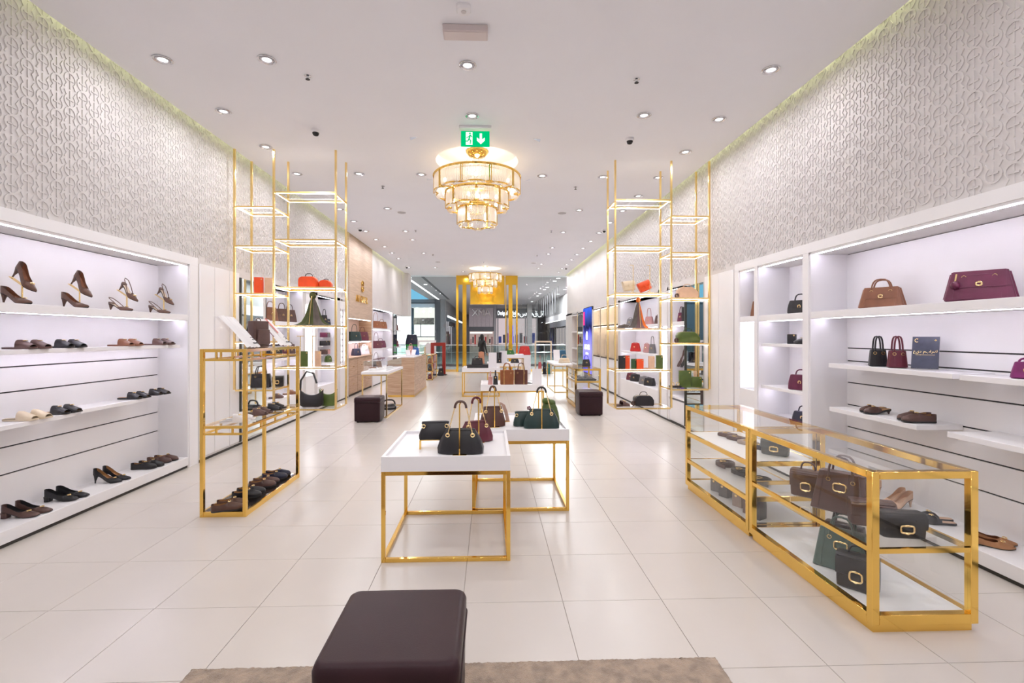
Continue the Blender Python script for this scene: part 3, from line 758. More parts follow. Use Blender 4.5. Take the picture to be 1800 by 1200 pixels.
# lamps of the mall ceiling
mp_ = None
for i, (a, b) in enumerate([(981, 489), (975, 494), (962, 505), (998, 505), (957, 509), (993, 509), (949, 516), (981, 517), (945, 520), (720, 488), (748, 500), (935, 530)]):
    p = W(a, b, z=4.29)
    lab = 'small recessed mall ceiling spot, %s counted from the entrance' % ORD[i]
    if mp_ is None:
        mp_ = thing('mall_spotlight', lab, 'light', (p.x, p.y, 4.29), 0, 'mall ceiling spots')
        MB().lathe([(.0001, 0), (.10, 0)], 16, cap0=False, cap1=False).build('lens', LAMPM, mp_); MB().lathe([(.10, 0), (.13, .005)], 16, cap0=False, cap1=False).build('rim', CHROME, mp_)
        ld = bpy.data.lights.new('lamp', 'AREA'); ld.shape = 'DISK'; ld.size = .25; ld.energy = 110; ld.color = (1, .97, .98)
        lo = bpy.data.objects.new('lamp', ld); COL.objects.link(lo); lo.parent = mp_; lo.location = (0, 0, -.02)
    else: dup(mp_, (p.x, p.y, 4.29), 0, lab)
# glass balustrade around the atrium
bl = thing('glass_balustrade', 'teal glass balustrade with steel handrail across the mall walkway', 'railing', (0, 24.6, 0))
TEAL = glass_mat('teal_glass', (.66, .76, .74), 1.0, .03)
for k in range(7): obox('glass_panel', TEAL, bl, -5.6 + k * 1.4, -5.6 + k * 1.4 + 1.38, 0, .02, .12, 1.06)
MB().tube([(-5.8, .01, 1.1), (4.3, .01, 1.1)], .03, 8).build('handrail', CHROME, bl); MB().tube([(-5.8, .01, .72), (4.3, .01, .72)], .012, 6).build('midrail', CHROME, bl)
obox('kerb', DARKW, bl, -5.8, 4.3, -.06, .08, 0, .12)
for k in range(8): obox('post', CHROME, bl, -5.62 + k * 1.4, -5.59 + k * 1.4, -.02, .03, .1, 1.08)
# shops across the mall; glowing walls and pillar stand in for their interior lighting
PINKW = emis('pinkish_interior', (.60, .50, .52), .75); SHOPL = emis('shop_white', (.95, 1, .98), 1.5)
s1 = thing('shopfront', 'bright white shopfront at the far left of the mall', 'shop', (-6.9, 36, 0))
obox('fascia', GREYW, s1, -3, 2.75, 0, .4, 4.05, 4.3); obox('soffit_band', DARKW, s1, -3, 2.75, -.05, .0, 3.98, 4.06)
obox('pillar', SHOPL, s1, -.1, .9, 0, .3, 0, 3.98); obox('back_wall', emis('shop_cream', (.95, .93, .85), .9), s1, .9, 2.7, 1.6, 1.7, 0, 3.98); obox('lower_glow_wall', SHOPL, s1, .95, 2.5, 1.5, 1.58, 1.5, 2.5)
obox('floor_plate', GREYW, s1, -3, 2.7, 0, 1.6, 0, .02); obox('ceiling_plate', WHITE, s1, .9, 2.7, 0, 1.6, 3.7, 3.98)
obox('stone_band', mat('stone_band', (.33, .29, .25), .8, var=.5, scale=5), s1, .92, 2.5, 1.2, 1.5, 2.42, 2.95); obox('window_mullion', DARKW, s1, 1.62, 1.68, .05, .1, 1.5, 2.5); obox('window_frame', DARKW, s1, .9, 2.7, .05, .1, 1.45, 1.52)
for k in range(3): MB().sphere((1.15 + k * .55, 1.3, 3.45), .09, 10, 6).build('spotlight', LEDW, s1)
obox('dark_column', DARKW, s1, 2.72, 3.15, -.1, .6, 0, 4.3); obox('side_column', GREYW, s1, 3.15, 3.5, -.1, .8, 0, 4.3)
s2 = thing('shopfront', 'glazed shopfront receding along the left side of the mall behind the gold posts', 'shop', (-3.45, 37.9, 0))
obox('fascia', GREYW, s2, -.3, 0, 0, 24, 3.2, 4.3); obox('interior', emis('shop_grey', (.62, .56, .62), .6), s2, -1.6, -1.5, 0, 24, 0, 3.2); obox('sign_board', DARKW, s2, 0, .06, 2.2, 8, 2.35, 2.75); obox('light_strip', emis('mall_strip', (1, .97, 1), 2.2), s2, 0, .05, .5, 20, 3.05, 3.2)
for k in range(10): obox('mullion', DARKW, s2, -.05, 0, .5 + k * 1.6, .58 + k * 1.6, 0, 3.2)
for k in range(14): obox('display_item', [DARKW, PINK, CREAM, WINE][k % 4], s2, -1.3, -1.0, .9 + k * 1.1, 1.4 + k * 1.1, .4, 1.5 + .25 * (k % 3))
s3 = thing('shopfront', 'grey panelled shopfront with metal letters seen through the gold portal', 'shop', (-1.9, 42, 0))
for k in range(6): obox('wall_panel', mat('pinkish_panel', (.46, .40, .42), .5, var=.05), s3, .02 + k * .36, .37 + k * .36, 0, .1, 2.35, 4.0, bevel=.01)
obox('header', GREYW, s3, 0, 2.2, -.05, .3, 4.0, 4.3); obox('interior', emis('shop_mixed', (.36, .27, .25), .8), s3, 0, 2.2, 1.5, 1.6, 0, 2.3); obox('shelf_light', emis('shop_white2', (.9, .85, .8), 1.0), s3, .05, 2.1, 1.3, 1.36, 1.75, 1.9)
obox('dark_valance', DARKW, s3, 0, 2.2, -.02, .1, 1.95, 2.35)
for k, ch in enumerate('XMA'): text('letter', ch, .85, CHROME, s3, (.55 + k * .55, -.04, 3.55), (rad(90), 0, 0), .04)
for k in range(11): obox('display_item', [PINK, DARKW, REDL, CREAM, NAVYL][k % 5], s3, .08 + k * .19, .21 + k * .19, 1.1, 1.3, .6 + .3 * (k % 2), 1.25 + .2 * (k % 3))
obox('pillar', GREYW, s3, 2.2, 2.42, -.1, .4, 0, 4.3)
s4 = thing('shopfront', 'shopfront with a dark fascia and glowing white sign across the mall', 'shop', (.55, 42, 0))
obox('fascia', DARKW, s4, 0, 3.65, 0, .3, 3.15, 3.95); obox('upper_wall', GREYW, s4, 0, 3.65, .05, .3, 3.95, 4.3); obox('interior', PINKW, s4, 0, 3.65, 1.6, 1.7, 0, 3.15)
text('sign_letters', 'Desigual & Moda', .52, emis('sign_white', (.9, .95, 1), 2.0), s4, (.98, -.02, 3.55), (rad(90), 0, 0), .01, xs=.5)
text('sign_letters', 'المستقلة', .6, emis('sign_white', (.9, .95, 1), 2.0), s4, (2.75, -.02, 3.52), (rad(90), 0, 0), .01, xs=.9)
for k, x in enumerate((.05, .85, 1.7, 2.5, 3.5)): obox('mullion', GREYW, s4, x, x + .12, 0, .1, 0, 3.15)
for k in range(9): obox('display_item', [mat('blue_item', (.02, .05, .3), .4), DARKW, REDL, PINK][k % 4], s4, .2 + k * .38, .45 + k * .38, 1.0, 1.3, .9, 1.5 + .15 * (k % 3))
obox('blue_screen', emis('blue_screen', (.12, .16, .8), 1.2), s4, 1.05, 1.5, .5, .55, .8, 2.5)
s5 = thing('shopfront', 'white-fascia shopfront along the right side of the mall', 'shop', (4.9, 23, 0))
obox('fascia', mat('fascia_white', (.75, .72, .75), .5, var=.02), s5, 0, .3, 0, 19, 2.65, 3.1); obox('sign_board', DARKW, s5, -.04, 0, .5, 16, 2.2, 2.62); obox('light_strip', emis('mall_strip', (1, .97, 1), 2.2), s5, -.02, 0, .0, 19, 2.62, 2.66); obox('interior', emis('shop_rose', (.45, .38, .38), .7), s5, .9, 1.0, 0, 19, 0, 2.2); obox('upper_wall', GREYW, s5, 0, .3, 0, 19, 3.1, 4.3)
for k in range(14): obox('mullion', DARKW, s5, -.03, 0, .2 + k * 1.3, .28 + k * 1.3, 0, 2.6)
for k in range(12): obox('rod', DARKW, s5, -1.2, -1.17, 3.0 + k * 1.2, 3.03 + k * 1.2, 2.9, 4.3)
struct(MB().box(3.2, 3.6, 41, 41.6, 0, 4.3).build('trim_9', GREYW))

# person in black beyond the portal
def person(label, loc, rz, h, cloth, hairm, skinm):
    t = thing('person', label, 'person', loc, rz)
    me = bpy.data.meshes.new('body')
    J = [((0, 0, .92), .15), ((0, 0, 1.08), .125), ((0, -.01, 1.25), .145), ((0, -.01, 1.38), .12), ((0, -.02, 1.45), .055), ((0, -.035, 1.52), .06), ((0, -.04, 1.60), .095),
         ((.10, 0, .88), .10), ((.11, -.05, .50), .065), ((.11, .04, .10), .045), ((.11, -.10, .04), .04),
         ((-.10, 0, .88), .10), ((-.11, .06, .50), .065), ((-.11, .18, .12), .045), ((-.11, .06, .04), .04),
         ((.17, -.01, 1.37), .06), ((.24, -.03, 1.12), .045), ((.20, -.24, 1.06), .036), ((.17, -.32, 1.10), .032),
         ((-.17, -.01, 1.37), .06), ((-.25, .03, 1.12), .045), ((-.26, -.06, .88), .036), ((-.26, -.08, .80), .032)]
    E = [(0, 1), (1, 2), (2, 3), (3, 4), (4, 5), (5, 6), (0, 7), (7, 8), (8, 9), (9, 10), (0, 11), (11, 12), (12, 13), (13, 14), (3, 15), (15, 16), (16, 17), (17, 18), (3, 19), (19, 20), (20, 21), (21, 22)]
    me.from_pydata([j[0] for j in J], E, [])
    o = bpy.data.objects.new('body', me); COL.objects.link(o); o.parent = t
    sk = o.modifiers.new('skin', 'SKIN'); ss = o.modifiers.new('sub', 'SUBSURF'); ss.levels = 2; ss.render_levels = 2
    for i, j in enumerate(J): me.skin_vertices[0].data[i].radius = (j[1], j[1])
    me.skin_vertices[0].data[0].use_root = True
    me.materials.append(cloth)
    hd = MB().sphere((0, -.045, 1.60), .098, 16, 10, 1.2).build('head', skinm, t)
    MB().loft([[(.019 * math.cos(a), -.145 - .004 * k, 1.585 - .012 * k + .016 * math.sin(a)) for a in [2 * PI * i / 8 for i in range(8)]] for k in (-1, 0, 2)]).build('nose', skinm, hd)
    for s_ in (-1, 1): MB().sphere((.034 * s_, -.132, 1.612), .011, 8, 6).build('eye', CHARC, hd); MB().sphere((.098 * s_, -.04, 1.60), .022, 8, 6, 1.4).build('ear', skinm, hd)
    MB().bar((-.025, -.138, 1.552), (.025, -.138, 1.552), .006).build('mouth', WINE, hd)
    MB().loft([[( .108 * k * math.cos(a), -.03 + .112 * k * math.sin(a) + .012, z) for a in [2 * PI * i / 16 for i in range(16)]] for k, z in ((.72, 1.44), (.92, 1.52), (1.0, 1.60), (.95, 1.67), (.7, 1.715), (.2, 1.735))]).build('hair', hairm, t)
    for (x, y_, z, sx) in ((.165, -.335, 1.11, 1), (-.26, -.085, .77, -1)):
        hm = MB().sphere((x, y_, z), .034, 10, 6, 1.25)
        for f in range(4): hm.tube([(x - .024 + f * .016, y_ - .01, z - .02), (x - .024 + f * .016, y_ - .03, z - .055 - .008 * (f in (1, 2))), (x - .022 + f * .016, y_ - .018, z - .08 - .01 * (f in (1, 2)))], .008, 6)
        hm.tube([(x - sx * .02, y_ - .015, z + .01), (x - sx * .045, y_ - .035, z - .01), (x - sx * .045, y_ - .045, z - .035)], .009, 6)
        hm.build('hand', skinm, t)
    obox('phone', CHARC, t, .135, .205, -.37, -.36, 1.08, 1.21)
    t.scale = (h / 1.735,) * 3
    return t
SKIN = mat('skin', (.36, .19, .12), .5, var=.05)
p = W(847, 589, y=22.2)
person('person in black walking past the portal holding a phone', (p.x, 22.2, 0), rad(140), 1.66, mat('black_clothes', (.012, .012, .013), .8, var=.2), mat('black_hair', (.008, .007, .007), .5, var=.2), SKIN)
# ================================================================ FURNITURE
# rug and poufs
def rug():
    mb = MB(); x0, x1, y0, y1 = -1.42, 1.11, -.1, 2.30; nx, ny = 260, 90
    for j in range(ny + 1):
        for i in range(nx + 1):
            # only the far strip is in view: concentrate rows there
            y = y0 + (y1 - y0) * (1 - (1 - j / ny) ** 1.6)
            e = .004 if (i in (0, nx) or j in (0, ny)) else .018 + .006 * RND.random()
            mb.v.append((x0 + (x1 - x0) * i / nx + RND.uniform(-.003, .003), y + RND.uniform(-.003, .003) + (.004 * math.sin(i * .7) if j == ny else 0), e))
    for j in range(ny):
        for i in range(nx):
            a = j * (nx + 1) + i; mb.f.append((a, a + 1, a + nx + 2, a + nx + 1))
    o = mb.build('rug', mat('taupe_pile', (.40, .30, .22), .95, var=.28, scale=18, bump=.8, bscale=220, sheen=.3), smooth=True, angle=180)
    tag(o, 'shaggy taupe rug under the near brown pouf', 'rug')
rug()
PUFF = mat('dark_brown_leather', (.034, .014, .018), .38, spec=.2, var=.10, scale=5, bump=.05, bscale=240)
def pouf(label, x0, x1, y0, y1, h, z0):
    cx, cy = (x0 + x1) / 2, (y0 + y1) / 2; w_, d_ = x1 - x0, y1 - y0
    t = thing('pouf', label, 'pouf', (cx, cy, z0))
    MB().loft([rrect(w_ - .03, d_ - .03, .03, .02), rrect(w_ - .012, d_ - .012, .035, .035), rrect(w_ - .006, d_ - .006, .035, h - .10)]).build('body', PUFF, t)
    MB().loft([rrect(w_ - .012, d_ - .012, .035, h - .098, 6), rrect(w_, d_, .04, h - .085, 6), rrect(w_ + .002, d_ + .002, .04, h - .03, 6), rrect(w_ - .012, d_ - .012, .04, h - .010, 6), rrect(w_ - .034, d_ - .034, .036, h - .0015, 6), rrect(w_ - .055, d_ - .055, .032, h, 6), rrect(w_ - .075, d_ - .075, .03, h, 6)]).build('cushion_top', PUFF, t, angle=60)
    MB().tube(rrect(w_ + .003, d_ + .003, .04, h - .088, 6), .005, 6, True).build('piping', PUFF, t)
    for sx in (-1, 1):
        for sy in (-1, 1): MB().lathe([(.02, 0), (.02, .022)], 12, (sx * (w_ / 2 - .06), sy * (d_ / 2 - .06), 0)).build('foot', CHARC, t)
    return t
pouf('dark brown leather cube pouf in the foreground on the rug', -.625, -.108, 1.655, 2.17, .43, .026)
pouf('dark brown leather cube pouf on the left in front of the glass-topped table', -2.50, -2.02, 8.78, 9.20, .46, 0)
pouf('dark brown leather cube pouf on the right in front of the far showcase', 1.76, 2.24, 9.36, 9.86, .48, 0)

def tray_table(label, x0, x1, y0, y1, ztop=.745, zt=.64, tube=.028):
    t = thing('display_table', label, 'table', (x0, y0, 0)); W_, D_ = x1 - x0, y1 - y0
    MB().box(0, W_, 0, D_, zt, ztop - .022).build('tray_base', WHITE, t)
    r = MB().box(0, W_, 0, .022, ztop - .022, ztop).box(0, W_, D_ - .022, D_, ztop - .022, ztop).box(0, .022, .022, D_ - .022, ztop - .022, ztop).box(W_ - .022, W_, .022, D_ - .022, ztop - .022, ztop)
    r.build('tray_rim', WHITE, t)
    a, b = tube / 2, W_ - tube / 2; c, d = tube / 2, D_ - tube / 2
    for x in (a, b):
        for y in (c, d): obox('leg', GOLD, t, x - tube / 2, x + tube / 2, y - tube / 2, y + tube / 2, 0, zt, bevel=.002)
    for z in (tube / 2, zt - tube / 2):
        for y in (c, d): obox('rail', GOLD, t, tube, W_ - tube, y - tube / 2, y + tube / 2, z - tube / 2, z + tube / 2, bevel=.002)
        for x in (a, b): obox('rail', GOLD, t, x - tube / 2, x + tube / 2, tube, D_ - tube, z - tube / 2, z + tube / 2, bevel=.002)
    return t
TA = (-.768, .142, 3.37, 4.29); TB = (-.165, .718, 4.31, 5.24)
tray_table('nearest white tray table with gold cube frame in the middle aisle', *TA)
tray_table('white tray table with gold frame just behind the nearest one', *TB)
TC = (-.17, .93, 8.2, 9.05)
tray_table('white tray table carrying the cognac and brown bags', *TC)
TD = (-.74, .25, 12.4, 13.3)
tray_table('far white tray table with a dark bag and black mat', *TD)
TF = (.53, 1.28, 18.2, 19.0)
tray_table('farthest white tray table near the entrance, with green bag', *TF, ztop=.86, zt=.72)
TG = (-.1, .95, 14.6, 15.5)
tray_table('white tray table between the far tables, with boots', *TG)
# open gold-framed glass tables
def glass_table(label, x0, x1, y0, y1, ztop, case=None):
    t = thing('glass_table', label, 'table', (x0, y0, 0)); W_, D_ = x1 - x0, y1 - y0; q = .025
    obox('top', WHITE, t, -.01, W_ + .01, -.01, D_ + .01, ztop - .05, ztop, bevel=.003)
    for x in (0, W_ - q):
        for y in (0, D_ - q): obox('leg', GOLD2, t, x, x + q, y, y + q, 0, ztop - .05)
    for y in (0, D_ - q): obox('rail', GOLD2, t, q, W_ - q, y, y + q, 0, q); obox('rail', GOLD2, t, q, W_ - q, y, y + q, ztop - .05 - q, ztop - .05)
    for x in (0, W_ - q): obox('rail', GOLD2, t, x, x + q, q, D_ - q, 0, q); obox('rail', GOLD2, t, x, x + q, q, D_ - q, ztop - .05 - q, ztop - .05)
    if case:
        for b in ((.02, W_ - .02, .02, .028, ztop, case), (.02, W_ - .02, D_ - .028, D_ - .02, ztop, case), (.02, .028, .03, D_ - .03, ztop, case), (W_ - .028, W_ - .02, .03, D_ - .03, ztop, case), (.02, W_ - .02, .02, D_ - .02, case, case + .008)):
            obox('glass_pane', GLASS, t, *b)
    return t
glass_table('white-topped gold table with a glass case behind the left pouf', -2.49, -2.0, 9.29, 10.9, .89, 1.09)
glass_table('narrow gold table with beige bag on the right far side', 1.78, 2.29, 13.2, 14.9, .80)

# showcases
def showcase(label, x0, y0, shelves, solid=False, W_=.59, L_=1.215, H=.868):
    t = thing('glass_showcase', label, 'showcase', (x0, y0, 0)); q = .042; zb = .045
    obox('base', GOLD, t, .02, W_ - .02, .02, L_ - .02, 0, zb)
    deckz = .10
    obox('deck', mat('deck_white', (.93, .93, .93), .25, var=.01), t, q, W_ - q, q, L_ - q, zb, deckz - .002)
    for z0, z1 in ((zb, deckz), (H - .04, H)):
        for y in (0, L_ - q): obox('rail', GOLD, t, q, W_ - q, y, y + q, z0, z1, bevel=.002)
        for x in (0, W_ - q): obox('rail', GOLD, t, x, x + q, q, L_ - q, z0, z1, bevel=.002)
    for x in (0, W_ - q):
        for y in (0, L_ - q): obox('post', GOLD, t, x, x + q, y, y + q, zb, H, bevel=.003)
    obox('glass_top', GLASS, t, .004, W_ - .004, .004, L_ - .004, H, H + .006)
    for y in (.018, L_ - .024): obox('glass_pane', GLASS, t, q, W_ - q, y, y + .006, deckz, H - .04)
    for x in (.018, W_ - .024): obox('glass_pane', GLASS, t, x, x + .006, q, L_ - q, deckz, H - .04)
    for z in shelves:
        bh = .036 if solid else .026
        for y in (.004, L_ - q + .004): obox('shelf_rail', GOLD, t, q, W_ - q, y, y + .022, z - bh, z)
        for x in (.004, W_ - q + .012): obox('shelf_rail', GOLD, t, x, x + .022, q, L_ - q, z - bh, z)
        if solid: obox('shelf', MATS['deck_white'], t, .028, W_ - .028, .028, L_ - .028, z - .018, z - .001)
        else: obox('shelf', GLASS, t, .028, W_ - .028, .028, L_ - .028, z - .009, z - .001)
    return t
SX = 2.04
showcase('nearest gold-framed glass showcase at the right with brown and green bags', SX, 2.475, (.455,))
showcase('second gold-framed glass showcase with belts and wallets behind the nearest one', SX, 3.70, (.595, .315), True)
showcase('far gold-framed glass showcase behind the right pouf', 1.84, 10.3, (.60, .33), True, .57, 1.2)

# gold shoe rack, left foreground
RX0, RX1, RY0, RY1, RH = -2.552, -2.150, 4.262, 5.44, 1.478
rk = thing('shoe_rack', 'open gold-framed shoe rack with glass shelves at the left', 'rack', (RX0, RY0, 0))
W_, L_ = RX1 - RX0, RY1 - RY0; q = .032
for x in (0, W_ - q):
    for y in (0, L_ - q): obox('post', GOLD, rk, x, x + q, y, y + q, 0, RH, bevel=.002)
for z0, z1 in ((0, .045), (RH - .028, RH), (RH - .105, RH - .085), (.80 - .022, .80), (.72, .738)):
    for y in (0, L_ - q): obox('rail', GOLD, rk, q, W_ - q, y + .004, y + q - .004, z0, z1)
    for x in (0, W_ - q): obox('rail', GOLD, rk, x + .004, x + q - .004, q, L_ - q, z0, z1)
for z0, z1 in ((RH - .085, RH - .028), (.738, .778)):
    for x in (.13, .27):
        for y in (.008, L_ - q + .008): obox('spacer', GOLD, rk, x, x + .014, y, y + .014, z0, z1)
    for y in (.3, .6, .9):
        for x in (.008, W_ - q + .008): obox('spacer', GOLD, rk, x, x + .014, y, y + .014, z0, z1)
obox('shelf', glass_mat('smoked_glass', (.55, .52, .50), 1.0, .03), rk, .02, W_ - .02, .02, L_ - .02, .030, .046)
obox('shelf', GLASS, rk, .02, W_ - .02, .02, L_ - .02, .788, .801); obox('shelf', GLASS, rk, .02, W_ - .02, .02, L_ - .02, RH - .01, RH)

# shelf towers hung from the ceiling on gold posts
def tower(label, xs, y0, y1, mods):
    """xs: post columns; mods: list of (column index, shelf heights, lit-only heights)"""
    t = thing('hanging_shelf', label, 'shelf', (0, 0, 0)); q = .026
    lows = [min(mods[min(i, len(mods) - 1)][0]) for i in range(len(xs))]
    lows = [min(mods[0][0]), min(min(mods[0][0]), min(mods[1][0])), min(mods[1][0])]
    for x, lo in zip(xs, lows):
        for y in (y0, y1): obox('post', GOLD2, t, x - q / 2, x + q / 2, y - q / 2, y + q / 2, lo, HC)
    for k, (shelves, lit) in enumerate(mods):
        xa, xb = xs[k] + q / 2, xs[k + 1] - q / 2
        for z in shelves + lit:
            f = MB().box(xa, xb, y0 - q / 2, y0 + q / 2, z - .022, z).box(xa, xb, y1 - q / 2, y1 + q / 2, z - .022, z)
            f.box(xa, xa + .02, y0 + q / 2, y1 - q / 2, z - .022, z).box(xb - .02, xb, y0 + q / 2, y1 - q / 2, z - .022, z)
            fr = f.build('shelf_frame', GOLD2, t, smooth=False)
            obox('glass_shelf', GLASS, fr, xa + .001, xb - .001, y0 + q / 2, y1 - q / 2, z + .0005, z + .008)
            if z != min(shelves):
                l = MB().box(xa + .01, xb - .01, y0 + .014, y0 + .021, z - .027, z - .0225).box(xa + .01, xb - .01, y1 - .021, y1 - .014, z - .027, z - .0225)
                l.box(xa + .006, xa + .012, y0 + .03, y1 - .03, z - .027, z - .0225).box(xb - .012, xb - .006, y0 + .03, y1 - .03, z - .027, z - .0225)
                l.build('led_strip', emis('led_tower', (1, .95, .95), 6.0), fr, smooth=False)
    return t
LT_Y0, LT_Y1 = 6.82, 7.30
LTX = (-3.60, -3.055, -2.19)
LT_IN = [.833, 1.51, 2.195]; LT_OUT = [.556, 1.14, 1.74, 2.285]
tower('gold-framed shelf tower hanging from the ceiling on the left', LTX, LT_Y0, LT_Y1, [(LT_IN, [2.865, 3.42]), (LT_OUT, [2.96, 3.63])])
RT_Y0, RT_Y1 = 7.07, 7.53
RTX = (1.87, 2.72, 3.30)
RT_OUT = [.51, 1.076, 1.70, 2.237]; RT_IN = [.79, 1.477, 2.167]
tower('gold-framed shelf tower hanging from the ceiling on the right', RTX, RT_Y0, RT_Y1, [(RT_OUT, [2.945, 3.64]), (RT_IN, [2.85, 3.40])])

# oak cash desk
ck = thing('cash_desk', 'oak cash desk with white top beyond the left glass-cased table', 'counter', (-2.66, 12.4, 0))
obox('body', OAK, ck, 0, .69, 0, 2.3, .05, 1.02); obox('worktop', WHITE, ck, -.01, .70, -.01, 1.3, 1.02, 1.05); obox('base_trim', GOLD, ck, .01, .695, -.004, 2.3, 0, .05)
obox('glass_case', GLASS, ck, .05, .68, 1.35, 2.28, 1.02, 1.25); obox('case_frame', GOLD2, ck, .04, .69, 1.32, 1.35, .86, 1.05); obox('case_frame', GOLD2, ck, .66, .695, 1.32, 2.3, 1.02, 1.045)
# tall slim showcase by the entrance, arches and rails
ts = thing('slim_showcase', 'slim gold showcase with bags near the cash desk', 'showcase', (-2.26, 16.9, 0))
for x in (0, .19):
    for y in (0, 1.37): obox('post', GOLD2, ts, x, x + .03, y, y + .03, 0, .90)
for z in (.05, .34, .62, .90):
    obox('shelf', GOLD2, ts, 0, .22, 0, 1.40, z - .03, z)
for x in (.01, .2): obox('glass_pane', GLASS, ts, x, x + .006, .03, 1.37, .05, .87)
def frame_rack(label, x0, x1, y, h, m, tw, base=None):
    t = thing('display_rack', label, 'display stand', (x0, y, 0)); w_ = x1 - x0
    for x in (0, w_ - tw): obox('upright', m, t, x, x + tw, 0, tw, 0, h)
    obox('top_bar', m, t, 0, w_, 0, tw, h, h + tw)
    obox('base', base or m, t, -.05, w_ + .05, -.2, .2, 0, .03)
    return t
REDP = mat('red_lacquer', (.30, .014, .006), .35, var=.05)
frame_rack('white display frame left of the red arch near the entrance', XatY(734, 19.9), XatY(766, 19.9), 19.9, 1.32, WHITE, .07)
frame_rack('red display arch on a black base near the entrance', XatY(757, 19.3), XatY(783, 19.3), 19.3, 1.17, REDP, .13, CHARC)
frame_rack('cream display frame on the right near the entrance', XatY(940, 20.0), XatY(970, 20.0), 20.0, 1.30, CREAM, .06)
